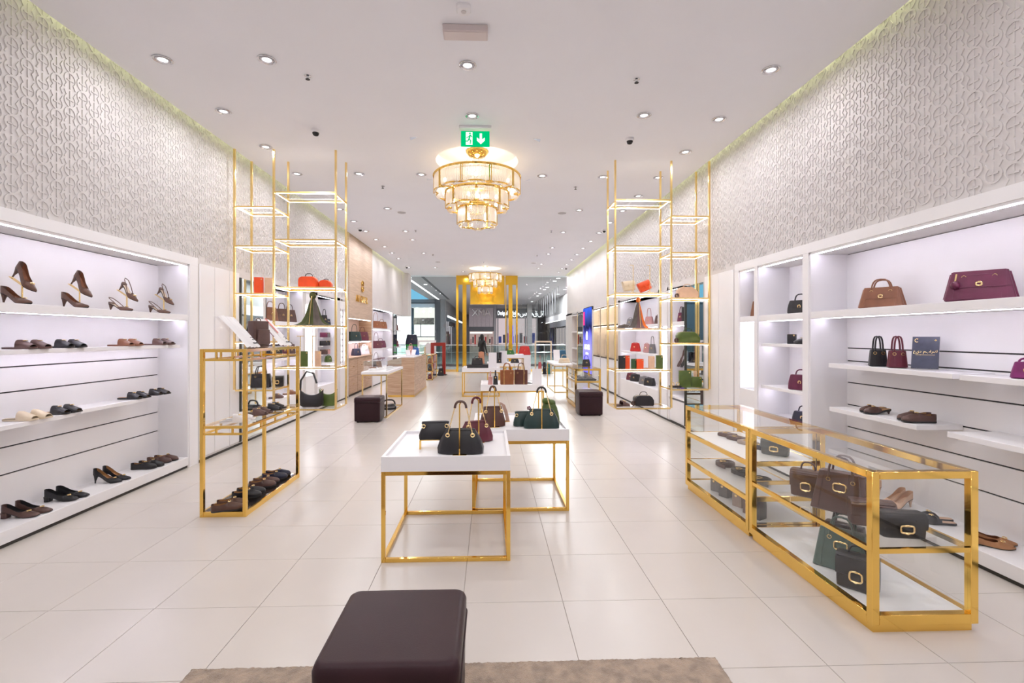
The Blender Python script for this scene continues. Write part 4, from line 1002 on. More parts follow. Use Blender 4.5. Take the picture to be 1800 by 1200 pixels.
# ================================================================ SHOES
def build_shoe(parent, style, m, L=.25, heel=.0, Wd=.085, toe='round', lining=TAN, orn=BRASS, vc=None, sole=CHARC, ornament=True):
    RW = {'round': [(0, .16), (.03, .30), (.12, .37), (.35, .36), (.55, .43), (.68, .50), (.80, .49), (.90, .41), (.96, .28), (1, .10)],
          'point': [(0, .16), (.03, .28), (.12, .34), (.35, .33), (.55, .42), (.66, .47), (.76, .42), (.86, .29), (.94, .16), (1, .035)],
          'square': [(0, .16), (.03, .29), (.12, .35), (.35, .34), (.55, .43), (.68, .48), (.82, .46), (.92, .40), (.97, .34), (1, .25)]}[toe]
    wf = lambda s: interp(RW, s) * Wd
    ZB = [(0, heel), (.14, heel * .95), (.28, heel * .74), (.42, heel * .42), (.55, heel * .14), (.66, 0.0), (.85, 0), (1, .006)]
    th = .014 if style in ('loafer', 'slide', 'mule') else .005
    zb = lambda s: interp(ZB, s) + th
    X = lambda s: (s - .5) * L
    N = 18
    # sole
    mb = MB(); rings = []
    for i in range(N + 1):
        s = i / N; w_ = wf(s) * (1.04 if th > .01 else 1.0); z = zb(s)
        rings.append([(X(s), -w_, z), (X(s), -w_ * .96, z - th), (X(s), w_ * .96, z - th), (X(s), w_, z)])
    mb.loft(rings).build('sole', m if style == 'slide' else sole, parent)
    if heel > .02:
        hw = .34 * Wd
        if style == 'block': rg = [rrect(.055, .062, .012, zb(.1) - .003, 3, X(.11)), rrect(.045, .056, .01, heel * .5, 3, X(.10)), rrect(.043, .054, .01, 0, 3, X(.095))]
        else: rg = [rrect(.05, .05, .02, zb(.1) - .003, 3, X(.11)), rrect(.026, .026, .011, heel * .62, 3, X(.07)), rrect(.013, .013, .006, heel * .25, 3, X(.055)), rrect(.011, .011, .005, 0, 3, X(.05))]
        MB().loft(rg).build('heel', m if style != 'nude' else m, parent)
    # insole
    mb = MB(); rings = []
    for i in range(N + 1):
        s = .01 + .9 * i / N; w_ = wf(s) * .9
        rings.append([(X(s), -w_, zb(s) + .004), (X(s), 0, zb(s) + .003), (X(s), w_, zb(s) + .004)])
    mb.loft(rings, False, False, False).build('insole', lining, parent)
    if style == 'slide':
        mb = MB(); rings = []
        for s in (.44, .48, .56, .66, .76, .84, .90):
            w_ = wf(s) * 1.0; hh = .066 - .04 * max(0, s - .56) / .34
            ro = [(X(s), -w_ * math.cos(a) * 1.03, zb(s) - .004 + hh * math.sin(a) ** .75) for a in [PI * j / 10 for j in range(11)]]
            ri = [(X(s), -w_ * math.cos(a) * .97, zb(s) - .004 + (hh - .004) * math.sin(a) ** .75) for a in [PI * j / 10 for j in reversed(range(11))]]
            rings.append(ro + ri)
        mb.loft(rings).build('strap', m, parent)
        top = zb(.66) + .051
    else:
        v = vc or {'loafer': .50, 'mule': .55}.get(style, .64)
        s0 = {'mule': .42, 'sling': .47}.get(style, 0.0)
        RIM = [(0, .058), (.08, .056), (.22, .044), (.40, .034), (.52, .034), (.64, .042), (.75, .040), (.86, .030), (.95, .020), (1, .010)]
        if style == 'loafer': RIM = [(0, .055), (.1, .052), (.25, .044), (.42, .050), (.55, .062), (.68, .055), (.8, .046), (.9, .036), (.96, .026), (1, .010)]
        if style == 'mule': RIM = [(0, .02), (.42, .02), (.52, .045), (.62, .052), (.75, .046), (.9, .032), (1, .010)]
        if style == 'sling': RIM = [(0, .02), (.47, .012), (.55, .028), (.66, .040), (.78, .034), (.9, .022), (1, .010)]
        def sect(s, k, lift):
            w_ = wf(s) * k; b = zb(s) + lift; h = zb(s) + interp(RIM, s) - lift * .3
            if s < v - .10: g = .86
            elif s < v: g = .86 * math.sqrt(max(0, 1 - ((s - (v - .10)) / .10) ** 2))
            else: g = 0
            ye = w_ * (.62 + .34 * g); hm = b + (h - b) * (.88 - .02 * (1 - g))
            return [(X(s), -g * w_, h), (X(s), -ye, hm), (X(s), -w_, b + .42 * (h - b)), (X(s), -w_ * .97, b), (X(s), -w_ * .5, b - .001), (X(s), w_ * .5, b - .001), (X(s), w_ * .97, b), (X(s), w_, b + .42 * (h - b)), (X(s), ye, hm), (X(s), g * w_, h)]
        ss = sorted(set([s0 + (1 - s0) * i / N for i in range(N + 1)] + [v - .09, v - .06, v - .03, v - .012, v]))
        MB().loft([sect(s, 1, 0) for s in ss], s0 == 0, True, False).build('upper', m, parent, angle=70)
        if s0 == 0:
            MB().loft([sect(s, .94, .004) for s in ss if .015 < s <= v - .01], False, False, False).build('lining', lining, parent, angle=80)
        if style == 'sling':
            sp = [(X(.52), -wf(.52), zb(.52) + .018), (X(.3), -wf(.3) * 1.1, zb(.3) + .035), (X(.08), -wf(.1) * .9, zb(.1) + .058), (X(-.02), 0, zb(0) + .066), (X(.08), wf(.1) * .9, zb(.1) + .058), (X(.3), wf(.3) * 1.1, zb(.3) + .035), (X(.52), wf(.52), zb(.52) + .018)]
            MB().tube(sp, .004, 6).build('sling_strap', m, parent)
            MB().loft([[(X(s), -wf(s) * .98, zb(s) + .001), (X(s), -wf(s) * .9, zb(s) + hh), (X(s), wf(s) * .9, zb(s) + hh), (X(s), wf(s) * .98, zb(s) + .001)] for s, hh in ((0, .02), (.06, .022), (.14, .012))]).build('heel_cup', m, parent)
        top = zb(v + .06) + interp(RIM, v + .06)
        if style == 'loafer':
            mb = MB(); rings = []
            for s in (v + .02, v + .10):
                w_ = wf(s); h = zb(s) + interp(RIM, s)
                rings.append([(X(s), -w_ * 1.01, zb(s) + .02), (X(s), -w_ * .68, h - .004), (X(s), 0, h + .004), (X(s), w_ * .68, h - .004), (X(s), w_ * 1.01, zb(s) + .02)])
            mb.loft(rings, False, False, False).build('strap', m, parent)
    if ornament:
        sx = .66 if style == 'slide' else (v + .06 if style == 'loafer' else v + .10)
        if style != 'slide': top = zb(sx) + (interp(RIM, sx))
        MB().tube([(X(sx) + .011 * math.cos(a), .017 * math.sin(a), top + .004) for a in [2 * PI * j / 10 for j in range(10)]], .0035, 5, True).build('buckle', orn, parent)
SHOE_CACHE = {}
def shoe(key, label, loc, rz, cfg=None, group=None, tilt=0.0):
    """key names a kind of shoe; the first one is built, later ones are copies"""
    if key in SHOE_CACHE:
        o = dup(SHOE_CACHE[key], loc, rz, label, group)
    else:
        o = thing('shoe', label, 'shoe', loc, rz, group); build_shoe(o, **SHOES[key]); SHOE_CACHE[key] = o
    o.rotation_euler = (0, tilt, rz)
    if group: o['group'] = group
    return o
SHOES = {
 'suede_pump': dict(style='pump', m=SUEDE, heel=.085, toe='point', lining=TANL, ornament=False),
 'suede_pump_gold': dict(style='pump', m=SUEDE, heel=.085, toe='point', lining=TANL),
 'suede_sling': dict(style='sling', m=SUEDE, heel=.07, toe='point', lining=CREAM),
 'black_pump': dict(style='pump', m=BLACKL, heel=.085, toe='point', lining=TAN),
 'black_block': dict(style='block', m=BLACKL, heel=.045, toe='square', lining=CHARC),
 'brown_block': dict(style='block', m=BROWNL, heel=.045, toe='square', lining=CHARC),
 'black_moc': dict(style='loafer', m=BLACKL, lining=TAN), 'brown_moc': dict(style='loafer', m=BROWNL, lining=TAN), 'navy_moc': dict(style='loafer', m=NAVYL, lining=TAN),
 'tan_moc': dict(style='loafer', m=leather('mid_brown', (.10, .045, .03)), lining=TAN),
 'brown_slide': dict(style='slide', m=BROWNL, lining=BROWNL), 'black_slide': dict(style='slide', m=BLACKL, lining=TAN, L=.24), 'black_slide2': dict(style='slide', m=BLACKL, lining=BLACKL),
 'tan_slide': dict(style='slide', m=TANL, lining=BEIGE), 'cream_slide': dict(style='slide', m=CREAM, lining=CREAM, ornament=False), 'white_slide': dict(style='slide', m=WHITEF, lining=WHITEF),
 'brown_mule': dict(style='mule', m=BROWNL, lining=TAN, heel=.03, L=.23), 'black_mule': dict(style='mule', m=BLACKL, lining=BEIGE, toe='point', L=.25),
 'nude_pump': dict(style='pump', m=BEIGE, heel=.075, toe='point', lining=BEIGE, ornament=False), 'tan_flat': dict(style='pump', m=leather('camel', (.42, .20, .09)), heel=.008, toe='point', lining=TANL),
}
def pair(key, desc, where, p, z, rz, gap=.095, group=None):
    d = Vector((-math.sin(rz), math.cos(rz), 0))
    c = Vector((p.x, p.y, z + .0006))
    a, b = c - d * gap / 2, c + d * gap / 2 + Vector((math.cos(rz), math.sin(rz), 0)) * .03
    near, far = (a, b) if a.y < b.y else (b, a)
    shoe(key, '%s, front one %s' % (desc, where), near, rz, None, group)
    shoe(key, '%s, rear one %s' % (desc, where), far, rz, None, group)

# ================================================================ BAGS  (width x, front faces -y)
def body_loft(w0, d0, w1, d1, h, r=.02, lean=0.0, n=5, bulge=0.0):
    rings = [rrect(w0 - .02, d0 - .02, r, 0)]
    for i in range(n + 1):
        f = i / n; b = 1 + bulge * math.sin(PI * f)
        rings.append(rrect((w0 + (w1 - w0) * f) * b, (d0 + (d1 - d0) * f) * b, r * (1 - .4 * f), .008 + (h - .012) * f, 4, 0, lean * f))
    rings.append(rrect(max(.01, w1 - .015), max(.006, d1 - .015), r * .5, h, 4, 0, lean))
    return MB().loft(rings)
def arch(x0, x1, y, z, hgt, r=.006, n=12, p=.6, y2=None):
    pts = []
    for i in range(n + 1):
        a = PI * i / n; c = math.cos(a); s = math.sin(a)
        pts.append(((x0 + x1) / 2 - (x1 - x0) / 2 * math.copysign(abs(c) ** p, c), y + ((y2 - y) * s if y2 is not None else 0), z + hgt * s))
    return MB().tube(pts, r, 6)
def buckle(parent, x, y, z, w_=.05, h_=.036, m=BRASS, r=.0055, rx=0.0):
    pts = [(a, 0, c) for a, c, _ in rrect(w_, h_, h_ * .28, 0, 3)]
    o = MB().tube(pts, r, 6, True).build('buckle', m, parent, (x, y, z), (rx, 0, 0))
    MB().tube([(-w_ * .2, -.002, h_ / 2), (0, -.004, h_ / 2 + .005), (w_ * .2, -.002, h_ / 2)], r * .8, 5).tube([(-w_ * .2, -.002, -h_ / 2), (0, -.004, -h_ / 2 - .005), (w_ * .2, -.002, -h_ / 2)], r * .8, 5).build('logo_bar', m, o)
    return o
def tote(label, m, loc, rz, w0=.32, w1=.24, d0=.14, d1=.06, h=.23, hh=.10, twin=True, buck=True, flap=True, group=None, cat='handbag', wings=False, charm=False):
    t = thing('handbag', label, cat, loc, rz, group)
    body_loft(w0, d0, w1, d1, h, .015).build('body', m, t)
    sl = (d0 - d1) / 2 / h
    yf = lambda z: -(d0 / 2 - sl * z)
    for sx in (-1, 1):
        MB().bar((sx * (w0 / 2 - .045), yf(.02) - .002, .02), (sx * (w1 / 2 - .03), yf(h) - .002, h), .006, .003).build('seam', m, t)
    if wings:
        for sx in (-1, 1):
            MB().loft([[(sx * (w0 / 2 - .012), -.022, .02), (sx * (w0 / 2 + .010), 0, .02), (sx * (w0 / 2 - .012), .022, .02)], [(sx * (w1 / 2 - .010), -.014, h * .97), (sx * (w1 / 2 + .012), 0, h * .93), (sx * (w1 / 2 - .010), .014, h * .97)]]).build('gusset', m, t)
    if flap:
        fw = w1 * .34
        if wings: fw = w0 * .72
        z0 = h * (.45 if wings else .62)
        MB().loft([[(-fw / 2, yf(z) - .005, z), (fw / 2, yf(z) - .005, z), (fw / 2, yf(z) + .002, z), (-fw / 2, yf(z) + .002, z)] for z in (z0, h * .8, h)]).build('flap', m, t)
        if wings: MB().loft([[(-fw * .42, yf(z) - .006, z), (fw * .42, yf(z) - .006, z), (fw * .42, yf(z), z), (-fw * .42, yf(z), z)] for z in (h * .06, h * .25)]).build('pocket', m, t)
    if buck:
        b_ = h * (.56 if wings else .64)
        buckle(t, 0, yf(b_) - .010, b_, .028 if wings else .07, .022 if wings else .05)
    for y in ((yf(h * .9) - .002, -yf(h * .9) + .002) if twin else (0,)):
        arch(-w1 * .27, w1 * .27, y, h * (.82 if twin else 1.0), hh + h * .18, .007).build('handle', m, t)
        if twin:
            for sx in (-1, 1): MB().tube([(sx * w1 * .27 + .012 * math.cos(a), y - (.004 if y < 0 else -.004), h * .80 + .012 * math.sin(a)) for a in [2 * PI * j / 8 for j in range(8)]], .003, 5, True).build('ring', BRASS, t)
    if charm:
        c = MB().sphere((-w1 * .42, yf(h * .6) - .02, h * .55), .028, 10, 6).build('charm', m, t); MB().tube([(-w1 * .4, yf(h * .9) - .01, h * .92), (-w1 * .42, yf(h * .7) - .018, h * .68)], .005, 5).build('clasp', BRASS, c)
    return t
def boxbag(label, m, loc, rz, w_=.22, d_=.09, h=.16, hh=.06, buck=True, group=None, handle=True, strap=False):
    t = thing('handbag', label, 'handbag', loc, rz, group)
    body_loft(w_, d_, w_, d_, h * .96, .018, bulge=.02).build('body', m, t)
    f = [(-d_ / 2 - .004, h * .42), (-d_ / 2 - .008, h * .60), (-d_ / 2 - .007, h * .86), (-d_ * .36, h * 1.0), (0, h * 1.015), (d_ * .4, h * .99)]
    MB().loft([[(-w_ / 2 - .003, y, z), (w_ / 2 + .003, y, z), (w_ / 2 + .003, y + .004, z - .004), (-w_ / 2 - .003, y + .004, z - .004)] for y, z in f]).build('flap', m, t)
    obox('tab', m, t, -.02, .02, -d_ / 2 - .014, -d_ / 2 - .006, h * .32, h * .60)
    if buck: buckle(t, 0, -d_ / 2 - .017, h * .44, w_ * .30, h * .28)
    if handle: arch(-w_ * .22, w_ * .22, 0, h, hh, .006).build('handle', m, t)
    if strap: MB().tube([(-w_ / 2, 0, h * .9), (-w_ / 2 - .02, -.02, h * .5), (-w_ / 2 - .015, -.03, .05)], .004, 5).build('strap', m, t)
    return t
def shoulderbag(label, m, loc, rz, w0=.34, w1=.22, d=.13, h=.175, chain_h=.21, stand=True, pad=None, group=None, pleat=5, ring=True, chain=True):
    t = thing('handbag', label, 'handbag', loc, rz, group)
    n = 40; rings = []
    prof = [(0.0, .90, .80), (.03, 1.0, 1.0), (.25, 1.0, 1.0), (.55, .90, .80), (.80, .76, .55), (.95, w1 / w0 * 1.02, .38), (1, w1 / w0 * .98, .30)]
    for f, kw, kd in prof:
        r = []
        for j in range(n):
            a = 2 * PI * j / n; c, s = math.cos(a), math.sin(a)
            pl = 1 + .05 * math.sin(pleat * 2 * a) * (f > .2) * (1 - .3 * f)
            r.append((w0 / 2 * kw * math.copysign(abs(c) ** .55, c) * (1 + (pl - 1) * .4), d / 2 * kd * math.copysign(abs(s) ** .6, s) * pl, f * h))
        rings.append(r)
    MB().loft(rings).build('body', m, t, angle=50)
    MB().tube([(x, y, z) for x, y, z in [(w1 / 2 * .95 * math.copysign(abs(math.cos(a)) ** .5, math.cos(a)), d * .16 * math.sin(a), h) for a in [2 * PI * j / 20 for j in range(20)]]], .006, 6, True).build('rim', m, t)
    if ring:
        for sx in (-1, 1): MB().tube([(sx * w1 * .42 + .013 * math.cos(a), -d * .32, h * .80 + .013 * math.sin(a)) for a in [2 * PI * j / 10 for j in range(10)]], .0045, 6, True).build('eyelet', BRASS, t)
    if chain:
        zt = h + chain_h
        for sx in (-1, 1):
            c_ = MB(); a = Vector((sx * w1 * .42, -d * .3, h * .8)); b = Vector((sx * w0 * .12, -.01, zt - .035)); k = 16
            for i in range(k):
                p, q_ = a.lerp(b, i / k), a.lerp(b, (i + .9) / k); c_.tube([p, q_], .0042 if i % 2 else .0056, 5)
            c_.build('chain', BRASS, t)
        arch(-w0 * .125, w0 * .125, -.01, zt - .05, .05, .010, 12, .8).build('shoulder_pad', pad or m, t)
    if stand:
        s_ = MB().bar((0, -d * .5 - .012, 0), (0, -d * .5 - .012, h + chain_h * .92), .009).bar((0, -d * .5 - .012, h + chain_h * .92), (0, -.01, h + chain_h * .96), .009).box(-.05, .05, -d * .5 - .02, .04, 0, .003)
        s_.build('display_stand', GOLD, t)
    return t
def vanity(label, m, loc, rz, w_=.26, d_=.13, h=.16, hh=.05, step=0.0, group=None, charm=False):
    """bowling / case bag with rounded ends; step: lower shoulder on the right"""
    t = thing('handbag', label, 'handbag', loc, rz, group)
    prof = []
    for (x, z) in ((-w_ / 2, h * .1), (-w_ / 2 + .012, 0), (w_ / 2 - .012, 0), (w_ / 2, h * .1), (w_ / 2, h * .55 - step * .2), (w_ / 2 - .03 - step, h * .86), (w_ / 2 - .06 - step, h), (-w_ / 2 + .05, h), (-w_ / 2 + .015, h * .9), (-w_ / 2, h * .7)):
        prof.append((x, z))
    rg = [[(x * k, y, h * .5 + (z - h * .5) * k) for x, z in prof] for y, k in ((-d_ / 2, .95), (-d_ / 2 + .010, 1.0), (d_ / 2 - .010, 1.0), (d_ / 2, .95))]
    o = MB().loft(rg).build('body', m, t, angle=50)
    arch(-w_ * .2, w_ * .2, 0, h - .002, hh, .005).build('handle', m if m is not ORANGE else CHARC, t)
    MB().tube([(x * .99, -.006, z + .001) for x, z in prof[4:]], .003, 5).build('zip', BRASS, t)
    if charm:
        c_ = MB()
        for k in range(3): c_.tube([(-w_ / 2 - .02 + .022 * math.cos(a), -.02 * k, .035 + .03 * math.sin(a)) for a in [2 * PI * j / 10 for j in range(10)]], .007, 5, True)
        c_.build('coiled_strap', BROWNL, t)
    return t
def slab(label, m, loc, rz, w_=.10, d_=.03, h=.19, name='wallet', cat='wallet', group=None, tilt=0.0, clasp=True):
    t = thing(name, label, cat, loc, rz, group)
    MB().loft([rrect(w_ - .006, d_ - .004, .008, 0), rrect(w_, d_, .01, .006), rrect(w_, d_, .01, h - .006), rrect(w_ - .006, d_ - .004, .008, h)]).build('cover', m, t)
    if clasp: MB().lathe([(.009, 0), (.009, .003)], 12).build('stud', BRASS, t, (w_ * .32, -d_ / 2, h * .88), (rad(90), 0, 0))
    MB().box(-w_ / 2 + .004, w_ / 2 - .004, -.002, .002, h - .002, h + .001).build('pages', BRASS if clasp else m, t)
    t.rotation_euler = (tilt, 0, rz)
    return t
def minibag(label, m, loc, rz, w_=.22, h=.14, hh=.12, d_=.09, group=None, round_=False, scale=1.0):
    """small generic handbag for shelves further away: body, handle, flap, clasp"""
    t = thing('handbag', label, 'handbag', loc, rz, group)
    body_loft(w_, d_, w_ * (.72 if not round_ else .85), d_ * .55, h, .025, bulge=.06 if round_ else .02).build('body', m, t)
    if hh: arch(-w_ * .24, w_ * .24, 0, h * .92, hh, .007).build('handle', m, t)
    MB().loft([[(-w_ * .3, -d_ * k - .004, z), (w_ * .3, -d_ * k - .004, z), (w_ * .3, -d_ * k + .002, z), (-w_ * .3, -d_ * k + .002, z)] for z, k in ((h * .5, .41), (h * .98, .29))]).build('flap', m, t)
    MB().tube([(.014 * math.cos(a), -d_ * .43 - .008, h * .52 + .016 * math.sin(a)) for a in [rad(-50 + 28 * j) for j in range(11)]], .004, 5).build('clasp', BRASS, t)
    return t
def card(label, loc, rz, w_, h, m=PAPER, lean=0.0, name='display_card', cat='card'):
    t = thing(name, label, cat, loc, rz)
    MB().box(-w_ / 2, w_ / 2, -.006, .006, 0, h).build('panel', m, t); MB().box(-w_ / 2, w_ / 2, -.02, .03, 0, .004).build('foot', ACRYL, t)
    t.rotation_euler = (-lean, 0, rz)
    if lean: t.location.z += .03 * math.sin(lean) + .001
    return t
# ================================================================ PLACEMENT
UPZ = Vector((0, 0, 0))
def atx(px, x, z): return Vector((x, YatX(px, x), z))
def aty(px, y, z): return Vector((XatY(px, y), y, z))
# --- left shoe cabinet
XS = XL - .15
where = ['first from the left', 'second from the left', 'third from the left', 'fourth from the left']
names = ['brown suede pointed pump', 'brown suede pointed pump', 'brown suede slingback', 'brown suede slingback']
keys = ['suede_pump_gold', 'suede_pump', 'suede_sling', 'suede_sling']
for i, (pa, pb, pc) in enumerate(((30, 53, 39), (133, 153, 140), (213, 238, 223), (281, 300, 288))):
    p = atx(pa, XL - .12, 1.848)
    shoe(keys[i], '%s standing on the top left shelf, %s' % (names[i], where[i]), p, rad(-4), group='pumps on the top left shelf')
    b = atx(pc, XL - .20, 1.847)
    st = thing('shoe_stand', 'thin gold stand under the tilted shoe, %s, top left shelf' % where[i], 'stand', (b.x, b.y, 1.848), rad(-4), 'gold shoe stands')
    MB().bar((0, 0, 0), (0, 0, .165), .008).build('pole', GOLD2, st); MB().bar((-.10, 0, .235), (.05, 0, .134), .03, .004).build('plate', GOLD2, st); obox('foot', GOLD2, st, -.04, .04, -.03, .03, 0, .004)
    d = Vector((1, 0, 0))
    shoe(keys[i], '%s tilted on a gold stand, top left shelf, %s' % (names[i], where[i]), Vector((b.x, b.y, 1.847 + .172)) + d * .01, rad(-4), group='tilted shoes on gold stands', tilt=rad(34))
for px, k, d_, wv in ((45, 'brown_slide', 'dark brown slide sandal with gold buckle', 'at the left of the second shelf'), (112, 'black_slide2', 'black slide sandal with gold buckle', 'second on the second shelf'), (219, 'tan_slide', 'tan slide sandal', 'third on the second shelf'), (278, 'brown_slide', 'dark brown slide sandal', 'at the right of the second shelf')):
    p = atx(px, XL - .15, 0); pair(k, d_, wv, p, 1.488, rad(4), .10, group='sandals on the second left shelf')
pair('cream_slide', 'cream slide sandal', 'on the lower left wall shelf', atx(46, XL - .12, 0), .913, rad(6))
pair('black_slide', 'black slide sandal', 'beside the cream sandals on the lower wall shelf', atx(104, XL - .13, 0), .913, rad(6))
pair('black_slide', 'black slide with round gold buckle', 'at the left of the right wall shelf', atx(234, XL - .20, 0), .916, rad(6))
pair('black_slide', 'black slide with round gold buckle', 'at the right of the right wall shelf', atx(271, XL - .20, 0), .916, rad(6))
for px, py, k, d_, wv in ((44, 905, 'brown_block', 'dark brown block-heel pump with gold buckle', 'nearest on the left plinth'), (104, 877, 'black_block', 'black block-heel pump with gold buckle', 'second on the left plinth'), (178, 846, 'black_pump', 'black stiletto pump with gold bar', 'third on the left plinth'), (245, 822, 'black_moc', 'black driving loafer', 'fourth on the left plinth'), (290, 806, 'brown_moc', 'brown driving loafer', 'farthest on the left plinth')):
    p = W(px, py, z=.128); p.x = max(p.x, XL - .16); p.y = min(p.y, 5.66); pair(k, d_, wv, p, .1285, rad(8), .09)
# --- gold shoe rack
zs = .0465
for px, py, k, d_, wv in ((428, 893, 'tan_moc', 'brown loafer with silver buckle', 'nearest on the bottom of the gold rack'), (449, 871, 'black_moc', 'black loafer', 'second on the bottom of the gold rack'), (468, 853, 'brown_moc', 'dark brown loafer', 'third on the bottom of the gold rack'), (490, 839, 'navy_moc', 'navy loafer', 'farthest on the bottom of the gold rack')):
    p = W(px, py, z=zs); p.x = -2.35; pair(k, d_, wv, p, zs, rad(22), .105)
for yy, k, d_, wv in ((4.50, 'white_slide', 'white slide sandal', 'nearest on the middle of the gold rack'), (4.86, 'brown_slide', 'brown slide sandal', 'second on the middle of the gold rack'), (5.18, 'black_slide2', 'black slide sandal', 'farthest on the middle of the gold rack')):
    pair(k, d_, wv, Vector((-2.36, yy, 0)), .802, rad(18), .11)
def scarf_easel(label, y0, y1, accent):
    t = thing('scarf_display', label, 'scarf display', (-2.5, y0, RH)); L_ = y1 - y0
    a, b = Vector((.05, 0, .29)), Vector((.30, 0, .005))
    MB().loft([[(q.x, y, q.z) for q in (a, b, b + Vector((-.006, 0, -.003)), a + Vector((-.006, 0, -.003)))] for y in (0, L_)]).build('easel', ACRYL, t)
    MB().loft([[(.02, y, .0), (.03, y, .0), (.03, y, .29), (.02, y, .29)] for y in (0.01, L_ - .01)]).build('support', ACRYL, t)
    rings = []
    for i in range(11):
        f = i / 10; c = a.lerp(b, f); n = Vector((.69, 0, .72))
        row = []
        w0 = .04 + .05 * math.sin(f * 3.0); 
        for j in range(13):
            v = j / 12; off = .008 + .006 * math.sin(j * 2.1 + f * 2) + .01 * (v < .4) * math.sin(PI * v / .4)
            p = c + n * off; row.append((p.x, (w0 * .4 + (L_ - w0 * .5) * v), p.z))
        rings.append(row)
    sc_ = MB().loft(rings, False, False, False).build('scarf', WHITEF, t)
    if accent:
        MB().loft([[(p.x + .014, yy, p.z + .014) for yy in (L_ * .62, L_ * .72)] for p in [a.lerp(b, f) for f in (0, .2, .4, .55)]], False, False, False).build('stripe', REDL, sc_)
        MB().loft([[(p.x + .014, yy, p.z + .014) for yy in (L_ * .05, L_ * .14)] for p in [a.lerp(b, f) for f in (.15, .45, .7)]], False, False, False).build('stripe', WINE, sc_)
    p = a.lerp(b, .78)
    m_ = MB().tube([(.018 * math.cos(q), .024 * math.sin(q), 0) for q in [rad(-50 + 28 * j) for j in range(11)]], .003, 5).build('emblem', CHARC, t, (p.x + .022, L_ * .72, p.z + .024), (0, rad(43.5), 0))
    p = a.lerp(b, .92)
    text('letters', 'AIGNER', .028, CHARC, t, (p.x + .02, L_ * .72, p.z + .022), (rad(46.5), 0, rad(90)), .001)
    return t
scarf_easel('white scarf with small dark emblem on a slanted acrylic stand, nearer on the rack', 4.33, 4.62, False)
scarf_easel('white and red scarf on a slanted acrylic stand, farther on the rack', 5.02, 5.34, True)
bk = thing('backpack', 'upright dark brown backpack between the two scarves on the gold rack', 'backpack', (-2.33, 4.86, RH), rad(70))
body_loft(.20, .11, .18, .10, .265, .03).build('body', BROWNL, bk); body_loft(.15, .03, .14, .025, .15, .01).build('pocket', BROWNL, bk, (0, -.066, .03)); arch(-.03, .03, 0, .26, .03, .005).build('handle', BROWNL, bk)
for sx in (-.06, .06): MB().tube([(sx, .056, .24), (sx * 1.2, .075, .15), (sx, .057, .03)], .008, 6).build('strap', BLACKL, bk)

# --- front tables
TZ = .7235
p = W(809, 799, z=TZ); shoulderbag('large black pleated shoulder bag with gold chain at the front of the nearest table', BLACKL, Vector((p.x, p.y + .06, TZ)), rad(-3), pad=BROWNL)
p = W(765, 788, z=TZ); rs = thing('bag_riser', 'small gold bag riser on the nearest tray table', 'stand', (p.x, p.y + .02, TZ), rad(4))
obox('plate', GOLD, rs, -.12, .12, -.04, .04, .066, .072)
for sx in (-.115, .115): obox('leg', GOLD, rs, sx - .006, sx + .006, -.04, .04, 0, .066)
shoulderbag('small black chain bag lying on the gold riser', BLACKL, Vector((p.x, p.y + .02, TZ + .0725)), rad(4), .25, .21, .11, .13, stand=False, chain=False, pleat=3)
p = W(836, 778, z=TZ); shoulderbag('burgundy pleated shoulder bag behind the black one on the nearest table', WINE, Vector((p.x, p.y + .05, TZ)), rad(22), .29, .19, .11, .165, .20, stand=True, pad=WINE)
p = W(866, 750, z=TZ); shoulderbag('brown pleated bucket bag with taupe strap at the left of the second table', leather('chestnut', (.085, .03, .02)), Vector((p.x, p.y + .05, TZ)), rad(12), .24, .18, .14, .185, .20, stand=True, pad=BROWNL, pleat=6)
p = W(884, 742, z=TZ); st = thing('leather_strap', 'folded taupe leather strap draped beside the brown bucket bag', 'strap', (p.x, p.y + .05, TZ), rad(20))
MB().loft([[(x - .02, y, z), (x + .02, y + .01, z), (x + .02, y + .016, z), (x - .02, y + .006, z)] for x, y, z in ((-.07, 0, .19), (-.04, -.012, .195), (0, -.02, .17), (.025, -.03, .10), (.045, -.035, .005))]).build('band', leather('rose_taupe', (.42, .26, .20)), st); obox('base', GOLD, st, -.03, .06, -.05, .03, 0, .004); MB().bar((0, 0, .004), (-.03, 0, .185), .006).build('support', GOLD, st)
p = W(953, 754, z=TZ); shoulderbag('large dark green pleated shoulder bag at the front of the second table', DKGREEN, Vector((p.x, p.y + .06, TZ)), rad(-4), .335, .22, .13, .175, pad=CHARC)
p = W(921, 750, z=TZ); shoulderbag('small dark green chain bag left of the large green bag', DKGREEN, Vector((p.x, p.y + .06, TZ)), rad(6), .20, .17, .10, .135, stand=False, chain=False, pleat=3)
p = W(977, 748, z=TZ); t = shoulderbag('slouchy olive green bag behind the large green bag', OLIVE, Vector((p.x - .05, p.y + .10, TZ)), rad(-10), .20, .12, .12, .20, stand=False, chain=False, ring=False)
MB().sphere((-.03, 0, .225), .045, 10, 6, .8).sphere((.02, .01, .21), .04, 10, 6, .8).build('gathered_top', OLIVE, t)
fl = thing('bag_charm', 'tiny purple flower charm behind the green bags', 'charm', aty(930, 5.0, TZ))
MB().bar((0, 0, 0), (0, 0, .10), .004).build('stem', GOLD, fl)
for k in range(5): MB().sphere((.014 * math.cos(2 * PI * k / 5), 0, .11 + .014 * math.sin(2 * PI * k / 5)), .010, 8, 5).build('petal', PLUM, fl)
